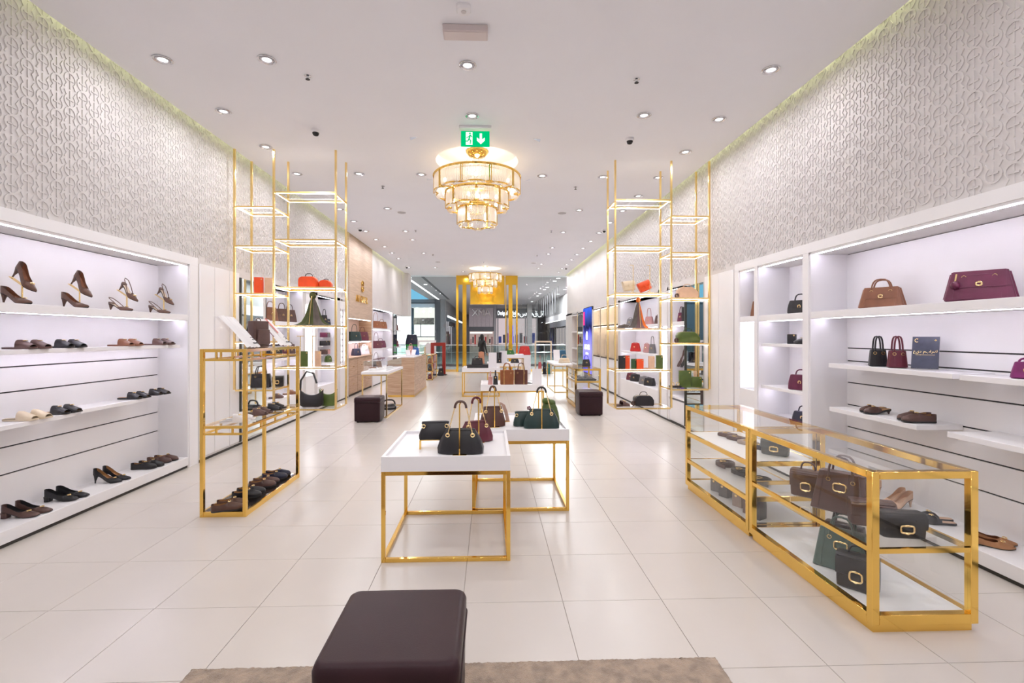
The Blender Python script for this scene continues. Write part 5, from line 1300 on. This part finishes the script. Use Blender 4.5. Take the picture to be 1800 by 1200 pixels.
# third table
T3 = .7235
tote('cognac leather satchel on the third table', COGN, aty(891, 8.45, T3), rad(6), .235, .24, .12, .08, .26, .12, buck=False)
tote('dark brown leather satchel touching the cognac one', leather('oxblood_brown', (.10, .028, .018)), aty(916, 8.50, T3), rad(-6), .235, .23, .12, .08, .26, .12, buck=False)
for k, px in enumerate((890, 908, 925)):
    s_ = thing('bag_stand', 'thin gold bag stand on the third table, %s from the left' % ORD[k], 'stand', aty(px - 4, 8.33, T3), 0, 'stands on the third table'); MB().bar((0, 0, 0), (0, 0, .37), .008).build('rod', GOLD2, s_); obox('foot', GOLD2, s_, -.03, .03, -.02, .02, 0, .004)
def perfume(label, m, loc, h, w_):
    t = thing('bottle_bag', label, 'small bag', loc); body_loft(w_, .06, w_ * .8, .04, h * .62, .02).build('body', m, t); body_loft(w_ * .35, .025, w_ * .28, .02, h * .38, .008).build('neck', m, t, (0, 0, h * .62)); MB().lathe([(.012, 0), (.012, .004)], 10).build('stud', BRASS, t, (0, -.033, h * .5), (rad(90), 0, 0))
perfume('small pink pouch on the third table', PINK, aty(862, 8.4, T3), .24, .085); perfume('small black pouch beside the pink one on the third table', BLACKL, aty(871, 8.4, T3), .26, .085)
card('blank white standing card at the right of the third table', aty(944, 8.42, T3 + .0008), 0, .17, .28, PAPER)
obox_t = thing('tablet', 'small dark tablet lying behind the white card', 'tablet', aty(932, 8.7, T3)); MB().loft([rrect(.14, .20, .012, 0), rrect(.14, .20, .012, .008)]).build('body', CHARC, obox_t); MB().box(-.06, .06, -.09, .09, .008, .009).build('screen', SMOKE, obox_t)
# fourth table
mt = thing('display_mat', 'flat black display mat on the far tray table', 'mat', aty(840, 12.7, .7235)); MB().loft([rrect(.56, .35, .02, 0), rrect(.56, .35, .02, .10)]).build('pad', CHARC, mt); MB().tube(rrect(.56, .35, .02, .10), .004, 5, True).build('piping', BLACKL, mt)
tote('dark slouchy tote on the black mat of the far table', CHARC, aty(839, 12.62, .826), rad(5), .30, .26, .12, .06, .17, .05, buck=False)
minibag('peach bag behind the dark tote on the far table', leather('peach', (.62, .28, .16)), aty(846, 13.0, .7235), 0, .20, .42, 0.04, .08)
card('white display block on the far table', aty(866, 12.52, .7235), 0, .21, .42)
for k, px in enumerate((873, 879)):
    t = thing('boot', 'tall black boot, %s of the pair on the table behind' % ('left' if k == 0 else 'right'), 'boot', aty(px, 14.9, .7235), rad(-20))
    MB().loft([rrect(.09, .10, .04, .05), rrect(.085, .095, .04, .15), rrect(.10, .11, .045, .34)]).build('shaft', BLACKL, t); MB().loft([[(.0 + x, y, z) for x, y, z in rrect(.085 * k_, .10, .035, 0, 3)] for k_ in (1,)] + [rrect(.085, .2, .04, .012, 3, 0, -.05), rrect(.08, .17, .04, .05, 3, 0, -.04), rrect(.07, .09, .03, .08, 3)]).build('foot', BLACKL, t); obox('heel', CHARC, t, -.03, .03, .01, .05, -.0, .02)
card('white display block behind the boots', aty(885, 15.1, .7235), 0, .22, .38)
minibag('small dark bag on the table with boots', BLACKL, aty(878, 14.7, .7235), 0, .14, .16, .04)
minibag('black clutch bag on the far right of the table with boots', CHARC, aty(905, 14.9, .7235), 0, .28, .14, 0)
minibag('green bag on the farthest tray table', leather('grass', (.03, .14, .02)), aty(897, 18.5, .8385), 0, .34, .18, .1)
minibag('brown bag left of the green bag on the farthest table', BROWNL, aty(891, 18.85, .8385), 0, .14, .2, .1)
rb = thing('display_plinth', 'pale plinth carrying the red bag near the entrance', 'plinth', aty(926, 19.9, 0)); obox('body', WHITE, rb, -.45, .15, -.2, .2, 0, .74, bevel=.01); obox('top', WHITE, rb, -.46, .16, -.21, .21, .74, .78)
minibag('large red bag on the pale plinth', REDL, aty(922, 19.8, .781), 0, .50, .36, .06, .2)
# glass-cased table, desk
for k, (px, y) in enumerate(((655, 9.6), (668, 9.9), (682, 10.3))):
    t = thing('folded_scarf', 'folded white cloth in the glass case on the left table, %s from the left' % ORD[k], 'scarf', aty(px, y, .8915), rad(10 + 20 * k)); MB().loft([rrect(.17 - .01 * q, .26 - .02 * q, .03, .012 * q) for q in range(5)]).build('fold', WHITEF, t)
    MB().tube([(-.06, -.05, .054), (-.02, -.01, .064), (.03, .03, .06), (.06, .08, .054)], .012, 6).build('sprig', TANL, t)
vb = thing('travel_bag', 'black and grey bag lying on the floor under the left glass-cased table', 'bag', (-2.2, 10.4, .001), rad(20)); body_loft(.30, .24, .24, .18, .11, .08, bulge=.1).build('body', BLACKL, vb); arch(-.13, .13, 0, .08, .12, .018).build('handle', BLACKL, vb); MB().tube(rrect(.30, .24, .1, .05), .012, 6, True).build('trim', GREYL, vb)
for k, (px, y) in enumerate(((718, 12.7), (726, 12.9))): card('small open white leaflet on the cash desk, %s' % ('left one' if k == 0 else 'right one'), aty(px, y, 1.0505), rad(30 - 50 * k), .12, .16, lean=rad(25))
minibag('small pinkish bag on the cash desk', PINK, aty(722, 13.3, 1.0505), 0, .14, .26, .08); minibag('blue bag on the cash desk', leather('blue', (.03, .12, .4)), aty(731, 13.5, 1.0505), 0, .2, .2, .05)
for k, z in enumerate((.0505, .3405, .6205)): minibag(['dark red bag on the bottom shelf of the slim showcase', 'black bag on the middle shelf of the slim showcase', 'tan bag on the top shelf of the slim showcase'][k], (WINE, BLACKL, TANL)[k], (-2.15, 17.0, z), 0, .15, .16, .05)
cl = thing('hanging_shirt', 'white garment hanging from the white frame by the red arch', 'garment', Vector((XatY(753, 19.935), 19.935, .835))); MB().loft([rrect(.08, .04, .015, .45), rrect(.26, .06, .02, .36), rrect(.34, .07, .02, .1), rrect(.36, .08, .02, 0)]).build('cloth', WHITEF, cl); MB().tube([(0, 0, .45), (0, 0, .47), (.02, 0, .49)], .006, 5).build('hanger', CHROME, cl)
gf = thing('display_rack', 'small green display frame behind the cash desk', 'display stand', aty(722, 20.2, 0)); 
for x in (-.2, .22): obox('upright', mat('green_lacquer', (.01, .28, .03), .35, var=.05), gf, x, x + .06, 0, .06, 0, 1.15)
obox('top_bar', MATS['green_lacquer'], gf, -.2, .28, 0, .06, 1.15, 1.21); obox('shelf', MATS['green_lacquer'], gf, -.2, .28, 0, .2, .85, .89)
minibag('navy backpack on top of the green frame by the window', NAVYL, aty(724, 20.23, 1.2105), 0, .55, .42, .2, .06)
minibag('black bag hanging by the red arch', BLACKL, aty(775, 18.9, .0), rad(20), .24, .3, .2)
for k, (px, m_) in enumerate(((949, leather('rose', (.5, .10, .10))), (957, BLACKL), (964, leather('teal', (.02, .18, .16))))): minibag(['rose bag under the cream frame near the entrance', 'black bag in the middle under the cream frame', 'teal bag on the right under the cream frame'][k], m_, aty(px, 19.55, .001), 0, .155, .5, .3)
minibag('beige tote with pink trim on the narrow right table', CREAM, aty(992, 13.7, .8005), rad(-10), .34, .14, .1, .12); card('white framed card on the narrow right table', aty(979, 14.2, .8005), rad(5), .19, .36, PAPER, rad(12))
minibag('blue bag behind the framed card on the right table', leather('petrol', (.02, .10, .18)), aty(988, 14.7, .8005), 0, .3, .34, .12)
# far showcase contents
tr = thing('jewellery_tray', 'dark tray with accessories on the upper shelf of the far showcase', 'tray', (2.12, 10.8, .6005)); MB().loft([rrect(.42, .8, .02, 0), rrect(.44, .82, .02, .03)]).build('base', CHARC, tr)
for k in range(4): MB().loft([rrect(.12, .10, .03, .03, 3, -.1 + .2 * (k % 2), -.2 + .3 * (k // 2)), rrect(.09, .07, .03, .08, 3, -.1 + .2 * (k % 2), -.2 + .3 * (k // 2))]).build('pad', GREYL, tr)
for k in range(3): 
    g = thing('sunglasses', 'sunglasses on the lower shelf of the far showcase, %s from the left' % ORD[k], 'sunglasses', (1.99 + k * .14, 10.45, .3305))
    for sx in (-.03, .03): MB().tube([(sx + .024 * math.cos(a), 0, .03 + .02 * math.sin(a)) for a in [2 * PI * j / 12 for j in range(12)]], .004, 5, True).build('rim', CHARC, g); MB().tube([(sx * 1.8, 0, .035), (sx * 1.8, .10, .03), (sx * 1.8, .13, .005)], .003, 5).build('temple', CHARC, g)
minibag('dark bag standing on top of the far showcase', CHARC, (2.25, 11.1, .876), 0, .2, .16, .1)
# --- right cabinet
XQ = XR + .19
tote('tan brown trapezoid handbag on the top right shelf', TANL, atx(1550, XQ, 1.8445), rad(-50), .33, .25, .14, .07, .185, .07, wings=True)
tote('large plum trapezoid handbag with charm at the right of the top right shelf', PLUM, atx(1722, XQ - .02, 1.8445), rad(-50), .37, .29, .15, .08, .215, -.03, wings=True, charm=True)
tote('mini black tote with looped handles on the right wall shelf', BLACKL, atx(1543, XR + .17, 1.3195), rad(-25), .135, .11, .08, .06, .15, .12, buck=False, flap=False)
tote('mini burgundy tote with looped handles on the right wall shelf', WINE, atx(1577, XR + .17, 1.3195), rad(-25), .135, .11, .08, .06, .15, .12, buck=False, flap=False)
dc = thing('display_card', 'dark blue leaning card with crescent moon and star on the right wall shelf', 'card', atx(1625, XR + .19, 1.328), rad(-48))
MB().box(-.085, .085, -.004, .004, 0, .275).build('panel', mat('night_blue', (.035, .04, .075), .35, var=.15, scale=20), dc); MB().box(-.09, .09, -.006, .012, 0, .003).build('foot', ACRYL, dc)
MB().tube([(-.055 + .014 * math.cos(a), -.007, .24 + .014 * math.sin(a)) for a in [rad(60 + 20 * j) for j in range(13)]], .003, 5).build('moon', BRASS, dc); MB().tube([(.06, -.007, .235), (.06, -.007, .25)], .003, 4).tube([(.052, -.007, .243), (.068, -.007, .243)], .003, 4).build('star', BRASS, dc)
text('letters', 'عيد مبارك', .03, BRASS, dc, (0, -.007, .145), (rad(90), 0, 0), .0005); MB().box(-.06, .06, -.0075, -.0065, .115, .117).build('line', BRASS, dc)
dc.rotation_euler = (rad(-20), 0, rad(-50))
minibag('small magenta bag at the frame edge on the right wall shelf', leather('magenta', (.20, .01, .12)), atx(1806, XR + .17, 1.3165), rad(-50), .16, .11, .03)
pair('brown_mule', 'brown heeled mule with gold buckle', 'on the lower right wall shelf', atx(1541, XR + .16, 0), .896, rad(178), .09)
pair('brown_moc', 'brown loafer with gold bit', 'on the right of the lower right wall shelf', atx(1614, XR + .16, 0), .896, rad(172), .095)
for px, py, k, d_, wv in ((1524, 868, 'nude_pump', 'nude stiletto pump', 'farther on the right plinth'), (1577, 889, 'nude_pump', 'nude stiletto pump', 'nearer on the right plinth'), (1648, 917, 'black_mule', 'black pointed mule with buckle', 'on the right plinth'), (1738, 956, 'tan_flat', 'tan pointed flat', 'at the near end of the right plinth')):
    pair(k, d_, wv, W(px, py, z=.128), .1285, rad(dict(tan_flat=-35, nude_pump=188).get(k, 165)), .09)
minibag('grey-black flap bag with gold logo on the top of the right shelf column', CHARC, atx(1408, XR + .16, 1.8445), rad(-55), .26, .15, .08, .11, round_=True)
slab('black card case with round gold emblem on the right shelf column', BLACKL, atx(1392, XR + .14, 1.5015), rad(-50), .09, .05, .11)
shoe('black_mule', 'black slipper beside the card case on the right shelf column', atx(1416, XR + .14, 1.5015), rad(120))
minibag('plum flap bag with gold logo on the right shelf column', PLUM, atx(1409, XR + .16, .9865), rad(-55), .25, .17, .07, .12, round_=True)
minibag('navy flap bag at the bottom of the right shelf column', NAVYL, atx(1413, XR + .16, .6215), rad(-55), .22, .13, .07, .11, round_=True)
minibag('brown bag half hidden in the narrow right niche', TANL, atx(1334, XR + .16, 1.8445), rad(-55), .2, .2, .06)
# --- near showcase
Z1, Z0 = .4555, .0985
boxbag('chocolate brown box bag with gold buckle on the glass shelf', BROWNL, Vector((2.26, 3.31, Z1)), rad(-46), .20, .11, .185, .055)
tote('large chocolate brown tote with gold buckle on the glass shelf', BROWNL, Vector((2.29, 3.02, Z1)), rad(-52), .33, .25, .15, .07, .255, .10)
boxbag('brown baguette bag behind the crocodile bag on the glass shelf', BROWNL, Vector((2.30, 2.80, Z1)), rad(-24), .22, .10, .15, 0, False, handle=False)
boxbag('glossy black crocodile baguette bag with gold buckle', CROC, Vector((2.335, 2.64, Z1)), rad(-10), .22, .10, .14, 0, handle=False)
tote('black tote with round handles behind the green tote in the showcase', BLACKL, Vector((2.41, 3.16, Z0)), rad(-50), .26, .22, .14, .07, .22, .12, buck=False)
tote('sage green tote with gold buckle on the showcase floor', SAGE, Vector((2.27, 2.99, Z0)), rad(-48), .31, .24, .14, .07, .25, .09)
boxbag('black box bag with gold buckle at the front of the showcase floor', BLACKL, Vector((2.18, 2.75, Z0 + .001)), rad(-48), .20, .10, .20, .05)
# --- second showcase
for k, (x, y, m_, d_) in enumerate(((2.36, 4.66, BROWNL, 'brown clutch with gold ring'), (2.37, 4.50, leather('dusky', (.09, .05, .05)), 'dusky brown clutch'), (2.38, 4.32, TAUPE, 'taupe clutch'), (2.40, 4.16, NAVYL, 'navy clutch'))):
    t = thing('clutch', d_ + ' lying on the upper white shelf of the second showcase', 'clutch', (x, y, .5945), rad(-70)); MB().loft([rrect(.145, .12, .015, 0), rrect(.15, .13, .018, .012), rrect(.145, .12, .015, .03)]).build('body', m_, t); MB().loft([rrect(.13, .06, .01, .030, 4, 0, -.025), rrect(.12, .055, .01, .035, 4, 0, -.025)]).build('flap', m_, t); MB().tube([(.018 * math.cos(a), -.03 + .018 * math.sin(a), .038) for a in [2 * PI * j / 10 for j in range(10)]], .0035, 5, True).build('ring', BRASS, t)
boxbag('grey-green box bag with gold buckle on the upper shelf of the second showcase', leather('slate_green', (.07, .08, .075)), Vector((2.40, 3.93, .5945)), rad(-42), .20, .09, .13, 0, handle=False)
for k, (x, y, m_) in enumerate(((2.32, 4.62, BROWNL), (2.34, 4.36, BLACKL), (2.36, 4.08, CHARC))):
    t = thing('belt', ['rolled brown belt', 'rolled black belt', 'rolled charcoal belt'][k] + ' with buckle on the middle shelf of the second showcase', 'belt', (x, y, .3145), rad(-80 + 10 * k))
    c_ = MB(); rg = []
    for i in range(41):
        a = i * .42; r = .035 + .0013 * i; ca, sa = math.cos(a), math.sin(a); rg.append([(r * ca, r * sa, .002), ((r + .004) * ca, (r + .004) * sa, .002), ((r + .004) * ca, (r + .004) * sa, .040), (r * ca, r * sa, .040)])
    c_.loft(rg).build('coil', m_, t); MB().lathe([(.088, .001), (.086, .036), (.0001, .034)], 24, cap0=False, cap1=False).build('coil_fill', m_, t); buckle(t, .0, -.03, .046, .05, .04, rx=rad(90)); MB().box(.0, .12, -.096, -.091, .002, .034).build('strap_end', m_, t)
for k, (px, py, m_, d_) in enumerate(((1243, 862, GREYL, 'dark grey'), (1259, 872, leather('graphite', (.12, .12, .125)), 'graphite'), (1279, 889, TAUPE, 'pale taupe'), (1297, 902, leather('mauve_brown', (.21, .14, .135)), 'mauve brown'), (1318, 920, BLACKL, 'black'))):
    p = W(px, py, z=Z0); t = thing('coin_pouch', d_ + ' upright flap pouch, %s in the row on the second showcase floor' % ORD[k], 'pouch', (max(p.x, SX + .16), max(p.y, 3.84), Z0 + .0005), rad(-62))
    prof = [(-.05, 0), (.05, 0), (.052, .10), (.046, .138), (.026, .162), (0, .17), (-.026, .162), (-.046, .138), (-.052, .10)]
    MB().loft([[(y * k_, x * k_, z) for x, z in prof] for y, k_ in ((-.047, .94), (-.043, 1), (.043, 1), (.047, .94))]).build('body', m_, t); MB().loft([rrect(.07, .010, .004, z_, 3, 0, -.056) for z_ in (.09, .14)]).build('flap', m_, t); MB().lathe([(.013, 0), (.011, .005)], 12).build('clasp', BRASS, t, (0, -.061, .10), (rad(90), 0, 0))
# --- left tower
yl = LT_Y0 + .2
Z = lambda z: z + .0085
slab('tall orange wallet on the inner top shelf of the left tower', ORANGE, aty(455, yl, Z(2.195)), rad(12), .125, .05, .235)
slab('tall beige wallet beside the orange one on the left tower', BEIGE, aty(474, yl, Z(2.195)), rad(12), .13, .05, .23)
t = thing('keyring', 'tiny leather keyring at the edge of the left tower shelf', 'keyring', aty(482, yl - .06, Z(2.195))); MB().lathe([(.018, 0), (.018, .014)], 12).build('fob', BROWNL, t); MB().tube([(.02 + .012 * math.cos(a), .012 * math.sin(a), .004) for a in [2 * PI * j / 10 for j in range(10)]], .002, 4, True).build('ring', BRASS, t)
vanity('large orange vanity bag with handle on the left tower', ORANGE, aty(543, yl, Z(2.285)), 0, .265, .14, .155, .05)
vanity('small orange pouch beside the large orange bag on the left tower', ORANGE, aty(573, yl + .07, Z(2.285)), 0, .17, .12, .115, .02)
def scarf_cone(label, loc, h, r, cols):
    t = thing('draped_scarf', label, 'scarf', loc)
    n = 60; segs = len(cols); prof = [(0, 1.14), (.025, .94), (.10, .70), (.28, .50), (.5, .37), (.68, .25), (.80, .15), (.86, .11)]
    for q, m_ in enumerate(cols):
        rings = []
        for f, k in prof:
            row = []
            for j in range(n // segs + 1):
                a = 2 * PI * (q * (n // segs) + j) / n + 1.2; fl = 1 + .16 * math.sin(a * 9) * (1 - f * .6) + .06 * math.sin(a * 4 + f * 3)
                row.append((r * k * fl * math.cos(a), r * .62 * k * fl * math.sin(a), f * h))
            rings.append(row)
        MB().loft(rings, False, False, False).build('drape', m_, t, angle=80)
    MB().sphere((0, 0, h * .92), r * .24, 12, 8, 1.2).build('knot', cols[0], t); MB().bar((0, -r * .62 - .02, .006), (0, -.03, h), .008).build('stand', GOLD2, t)
    return t
scarf_cone('olive green scarf draped over a stand in the left tower', aty(550, yl + .02, Z(1.74)), .47, .205, [MOSS, OLIVE, MOSS, mat('grey_scarf', (.12, .10, .09), .7, var=.2, scale=14), MOSS])
slab('tall olive case on the third shelf of the left tower', OLIVE, aty(535, yl, Z(1.14)), rad(20), .10, .05, .22, 'case', 'case')
for k, (px, ht) in enumerate(((528, .44), (549, .44))):
    s_ = thing('bag_stand', 'thin gold T stand on the third shelf of the left tower, %s' % ('left one' if k == 0 else 'right one'), 'stand', aty(px, yl - .13, Z(1.14))); MB().bar((0, 0, 0), (0, 0, ht), .008).bar((-.05, 0, ht), (.05, 0, ht), .008).build('rod', GOLD2, s_); obox('foot', GOLD2, s_, -.03, .03, -.03, .03, 0, .004)
slab('beige phone pouch on the third shelf of the left tower', BEIGE, aty(559, yl + .03, Z(1.14)), 0, .085, .04, .22, 'phone_pouch', 'pouch')
def hobo(label, m, loc, rz, w_, h, d_, strap_h):
    t = thing('handbag', label, 'handbag', loc, rz)
    n = 24; cols = []
    for i in range(n + 1):
        f = i / n; x = -w_ / 2 + w_ * f; top = h * (.68 + .32 * abs(2 * f - 1) ** 2.5); bot = h * .10 * max(0, abs(2 * f - 1) - .7) / .3; dd = d_ / 2 * (1 - abs(2 * f - 1) ** 3 * .75)
        cols.append([(x, -dd * .35, top), (x, -dd, bot + (top - bot) * .4), (x, -dd * .8, bot), (x, dd * .8, bot), (x, dd, bot + (top - bot) * .4), (x, dd * .35, top)])
    MB().loft(cols).build('body', m, t, angle=60)
    if strap_h: MB().tube([(-w_ / 2, 0, h * .96), (-w_ * .46, -.01, h + strap_h * .5), (-w_ * .2, -.02, h + strap_h), (w_ * .1, -.02, h + strap_h * .9), (w_ * .25, -.03, h + strap_h * .35)], .014, 6).build('strap', m, t)
    for sx in (-1, 1): MB().tube([(sx * (w_ / 2 - .012) + .014 * math.cos(a), 0, h * .97 + .014 * math.sin(a)) for a in [2 * PI * j / 10 for j in range(10)]], .004, 5, True).build('ring', m if not strap_h else BRASS, t)
    return t
hobo('black curved hobo bag with raised strap at the bottom of the left tower', BLACKL, aty(548, yl - .03, Z(.556)), 0, .33, .25, .13, .26)
hobo('olive green curved hobo bag at the bottom of the left tower', OLIVE, aty(577, yl + .08, Z(.556)), 0, .26, .24, .12, 0)
tote('black tote with tall handles on the low inner shelf of the left tower', BLACKL, aty(459, yl, Z(.833)), rad(10), .26, .24, .12, .08, .20, .11, buck=False)
boxbag('black box bag beside the tote on the low inner shelf of the left tower', BLACKL, aty(489, yl + .12, Z(.833)), rad(10), .15, .09, .16, 0, handle=False)
# left wall bays
XB = XL - .16
for px, m_, d_ in ((475, TANL, 'small tan bag at the left of the upper lit bay'), (495, SUEDE, 'brown suede bag in the middle of the upper lit bay'), (521, BROWNL, 'dark brown bag at the right of the upper lit bay')):
    minibag(d_ + ', left wall', m_, atx(min(px, 509), XB, 1.8445), rad(55), .26, .24, .12, .12)
for px, m_, d_ in ((474, NAVYL, 'navy bag'), (486, BLACKL, 'black round bag'), (498, WINE, 'wine bag'), (520, BROWNL, 'dark brown bag')):
    minibag(d_ + ' on the lower shelf of the lit bay, left wall', m_, atx(min(px, 510), XB, 1.1915), rad(55), .18, .24, .05, .12, round_=True)
pair('brown_slide', 'brown slide', 'on the ledge under the left lit bay', atx(484, XB + .06, 0), .501, rad(40)); pair('tan_slide', 'tan slide', 'farther on the ledge under the left lit bay', atx(508, XB + .06, 0), .501, rad(40))
minibag('black bottle-shaped bag on the upper shelf of the wallet bay', BLACKL, atx(570, XB, 1.8445), rad(55), .17, .22, .15); minibag('small black bag beside it on the upper shelf of the wallet bay', NAVYL, atx(576, XB, 1.8445), rad(55), .14, .14, 0)
for k, (z, m_) in enumerate(((1.551, PLUM), (1.361, BLACKL), (1.161, BROWNL))): slab(['plum', 'black', 'brown'][k] + ' wallet on a small shelf of the wallet bay', m_, atx(569, XB, z), rad(60), .20, .04, .11)
for k, (z, m_) in enumerate(((1.551, GREYL), (1.361, CHARC), (1.161, PINK))): slab(['grey', 'charcoal', 'pink'][k] + ' wallet at the far end of a small shelf of the wallet bay', m_, atx(575, XB, z), rad(60), .16, .04, .11)
minibag('round olive bag at the bottom of the wallet bay', OLIVE, atx(577, XB + .08, .981), rad(60), .15, .14, .03, .12, round_=True)
minibag('dark green bag with chain on the oak niche shelf', DKGREEN, atx(623, XB + .03, 1.4415), rad(60), .42, .26, .22, .16, round_=True); minibag('burgundy bag on the oak niche shelf', WINE, atx(637, XB + .03, 1.4415), rad(60), .40, .26, .16, .16, round_=True)
minibag('round navy bag on the oak niche worktop', NAVYL, atx(626, XB, 1.0215), rad(60), .26, .20, .16, .16, round_=True); minibag('white bag on the oak niche worktop', WHITEF, atx(640, XB, 1.0215), rad(60), .34, .26, .06, .16)
for k, (px, z, m_, d_) in enumerate(((660, 1.8305, COGN, 'cognac bag left on the upper shelf'), (671, 1.8305, COGN, 'cognac bag right on the upper shelf'), (661, 1.1705, WINE, 'wine bag left on the middle shelf'), (669, 1.1705, PLUM, 'plum bag right on the middle shelf'), (661, .501, BROWNL, 'dark bag on the ledge'))):
    minibag(d_ + ' of the far left bay', m_, atx(px, XL - .14, z), rad(60), .42, .24, .3 if k in (0, 2, 4) else .1, .16, round_=True)
minibag('wine bag on the upper shelf of the amber column', WINE, atx(696, XL - .1, 1.8015), rad(60), .22, .22, .06); minibag('wine bag on the middle shelf of the amber column', PLUM, atx(697, XL - .1, 1.1515), rad(60), .22, .22, .06)
# --- right tower
yr = RT_Y0 + .2
for k, (px, m_, nm) in enumerate(((1107, CREAM, 'cream'), (1136, ORANGE, 'orange'))):
    b = aty(px + 4, yr - .04, Z(2.237)); s_ = thing('bag_stand', 'gold stand holding the %s clutch on the right tower' % nm, 'stand', b); MB().bar((0, -.06, 0), (0, -.06, .42), .008).bar((-.05, -.06, .42), (.0, -.06, .42), .008).bar((0, -.06, .03), (0, .04, .03), .008).build('rod', GOLD2, s_); obox('foot', GOLD2, s_, -.04, .04, -.08, .04, 0, .004)
    t = boxbag('tilted %s clutch bag on the top shelf of the right tower' % nm, m_, aty(px, yr + .03, Z(2.237) + .045), rad(12), .19, .07, .15, 0, False, handle=False); t.rotation_euler = (rad(-12), rad(-8 - 14 * k), rad(12))
scarf_cone('orange and grey scarf draped over a stand in the right tower', aty(1122, yr + .02, Z(1.70)), .475, .15, [mat('orange_scarf', (.75, .16, .01), .7, var=.1, scale=14), MATS['grey_scarf'], MATS['grey_scarf'], mat('mauve_scarf', (.16, .09, .10), .7, var=.2), MATS['orange_scarf'], MATS['orange_scarf']])
t = thing('folded_scarf', 'grey folded scarf lying left of the orange draped scarf', 'scarf', aty(1095, yr - .05, Z(1.70)), rad(5)); MB().loft([rrect(.15 - .012 * q, .20 - .02 * q, .04, .011 * q) for q in range(5)]).build('fold', MATS['grey_scarf'], t); MB().tube([(-.08, -.09, .03), (0, -.07, .05), (.07, -.08, .03)], .012, 6).build('crease', MATS['grey_scarf'], t)
for px, dy, m_, w_, h, d_ in ((1093, 0, BLACKL, .105, .20, 'black tall wallet at the left'), (1101, .05, ORANGE, .10, .20, 'orange tall wallet behind the black one'), (1114, .05, leather('forest', (.03, .09, .03)), .08, .15, 'forest green wallet'), (1125, 0, ORANGE, .105, .15, 'orange square wallet'), (1145, 0, BEIGE, .095, .19, 'beige tall wallet'), (1159, .02, OLIVE, .105, .205, 'olive green tall wallet at the right')):
    slab(d_ + ' on the third shelf of the right tower', m_, aty(px, yr + dy, Z(1.076)), rad(-4), w_, .04, h)
vanity('large black bowling bag with handle at the bottom of the right tower', BLACKL, aty(1131, yr, Z(.51)), 0, .29, .15, .155, .055, charm=True)
pair('brown_slide', 'brown sandal', 'at the bottom left of the right tower', aty(1092, yr - .02, 0), Z(.51), rad(15), .1)
vanity('beige stepped bag on the top inner shelf of the right tower', BEIGE, aty(1208, yr, Z(2.167)), 0, .30, .15, .165, .05, step=.03, charm=True)
vanity('olive green bowling bag with handle on the inner shelf of the right tower', OLIVE, aty(1209, yr, Z(1.477)), 0, .33, .16, .165, .055, step=.03, charm=True)
slab('tall olive green document case at the bottom of the right tower', OLIVE, aty(1204, yr, Z(.79)), rad(-3), .185, .05, .255, 'case', 'case'); slab('small olive green case beside the tall green case', OLIVE, aty(1224, yr + .02, Z(.79)), rad(-3), .16, .05, .155, 'case', 'case')
slab('small beige card case behind the small green case', BEIGE, aty(1222, yr + .12, Z(.79)), 0, .05, .03, .235, 'case', 'case')
t = thing('watch_tray', 'black watch tray left of the green cases on the right tower', 'tray', aty(1187, yr - .02, Z(.79))); MB().loft([rrect(.15, .12, .01, 0), rrect(.16, .13, .01, .025)]).build('base', BLACKL, t)
for sx in (-.04, .04): MB().tube([(sx + .022 * math.cos(a), 0, .05 + .025 * math.sin(a)) for a in [2 * PI * j / 12 for j in range(12)]], .006, 5, True).build('watch', GOLD2, t)
# right wall bays
XD = XR + .16
for px, m_, d_ in ((1108, GREYL, 'tiny grey bag'), (1141, PINK, 'pink bag with tall handle'), (1159, BROWNL, 'dark box bag')):
    minibag(d_ + ' on the upper shelf of the right lit bay', m_, atx(px, XD, 1.8305), rad(-55), .22, .18, .2 if px == 1141 else .04)
for px, m_, d_ in ((1117, REDL, 'bright red bag'), (1137, PINK, 'pink bag'), (1147, GREYL, 'grey boot-shaped bag')):
    minibag(d_ + ' on the lower shelf of the right lit bay', m_, atx(px, XD, 1.2115), rad(-55), .28 if px == 1117 else .16, .20, .18 if px == 1147 else .03)
for px, m_, d_ in ((1110, WINE, 'wine bag'), (1117, BLACKL, 'black bag'), (1133, GREYL, 'grey bag'), (1142, BLACKL, 'black crumpled bag')):
    minibag(d_ + ' on the ledge of the right lit bay', m_, atx(px, XD - .02, .501), rad(-55), .24, .17, 0.02, .14, round_=True)
minibag('plum bag above the hanging scarves', PLUM, atx(1198, XD, 1.8445), rad(-55), .15, .17, .12); slab('dark studded box above the hanging scarves', CHARC, atx(1207, XD, 1.8445), rad(-55), .17, .07, .26, 'box', 'box')
tiers = ((1.74, 1.42, [mat('scarf_orange', (.75, .22, .04), .7), mat('scarf_pink', (.72, .20, .22), .7), mat('scarf_yellow', (.75, .42, .04), .7), NAVYL], 'bright'), (1.40, 1.02, [GREYL, mat('scarf_lilac', (.34, .28, .40), .7), CHARC, BROWNL], 'dark'), (.98, .60, [mat('scarf_purple', (.16, .06, .42), .7), mat('scarf_lilac', (.34, .28, .40), .7), MATS['scarf_purple'], GREYL], 'purple'))
for k, (za, zb_, ms, nm) in enumerate(tiers):
    for j, m_ in enumerate(ms):
        t = thing('hanging_scarf', '%s row hanging scarf, %s from the mirror, right wall' % (nm, ORD[j]), 'scarf', (XR + .17, 8.18 + j * .15, zb_), 0, 'hanging scarves')
        MB().loft([[(-.05 + .16 * f + .01 * math.sin(9 * f + q * 2), -.055 + q * .022, (za - zb_) * f) for q in range(6)] for f in [i / 8 for i in range(9)]], False, False, False).build('cloth', m_, t, angle=80); MB().tube([(.11, -.07, za - zb_), (.11, .07, za - zb_)], .006, 5).build('rod', CHROME, t)
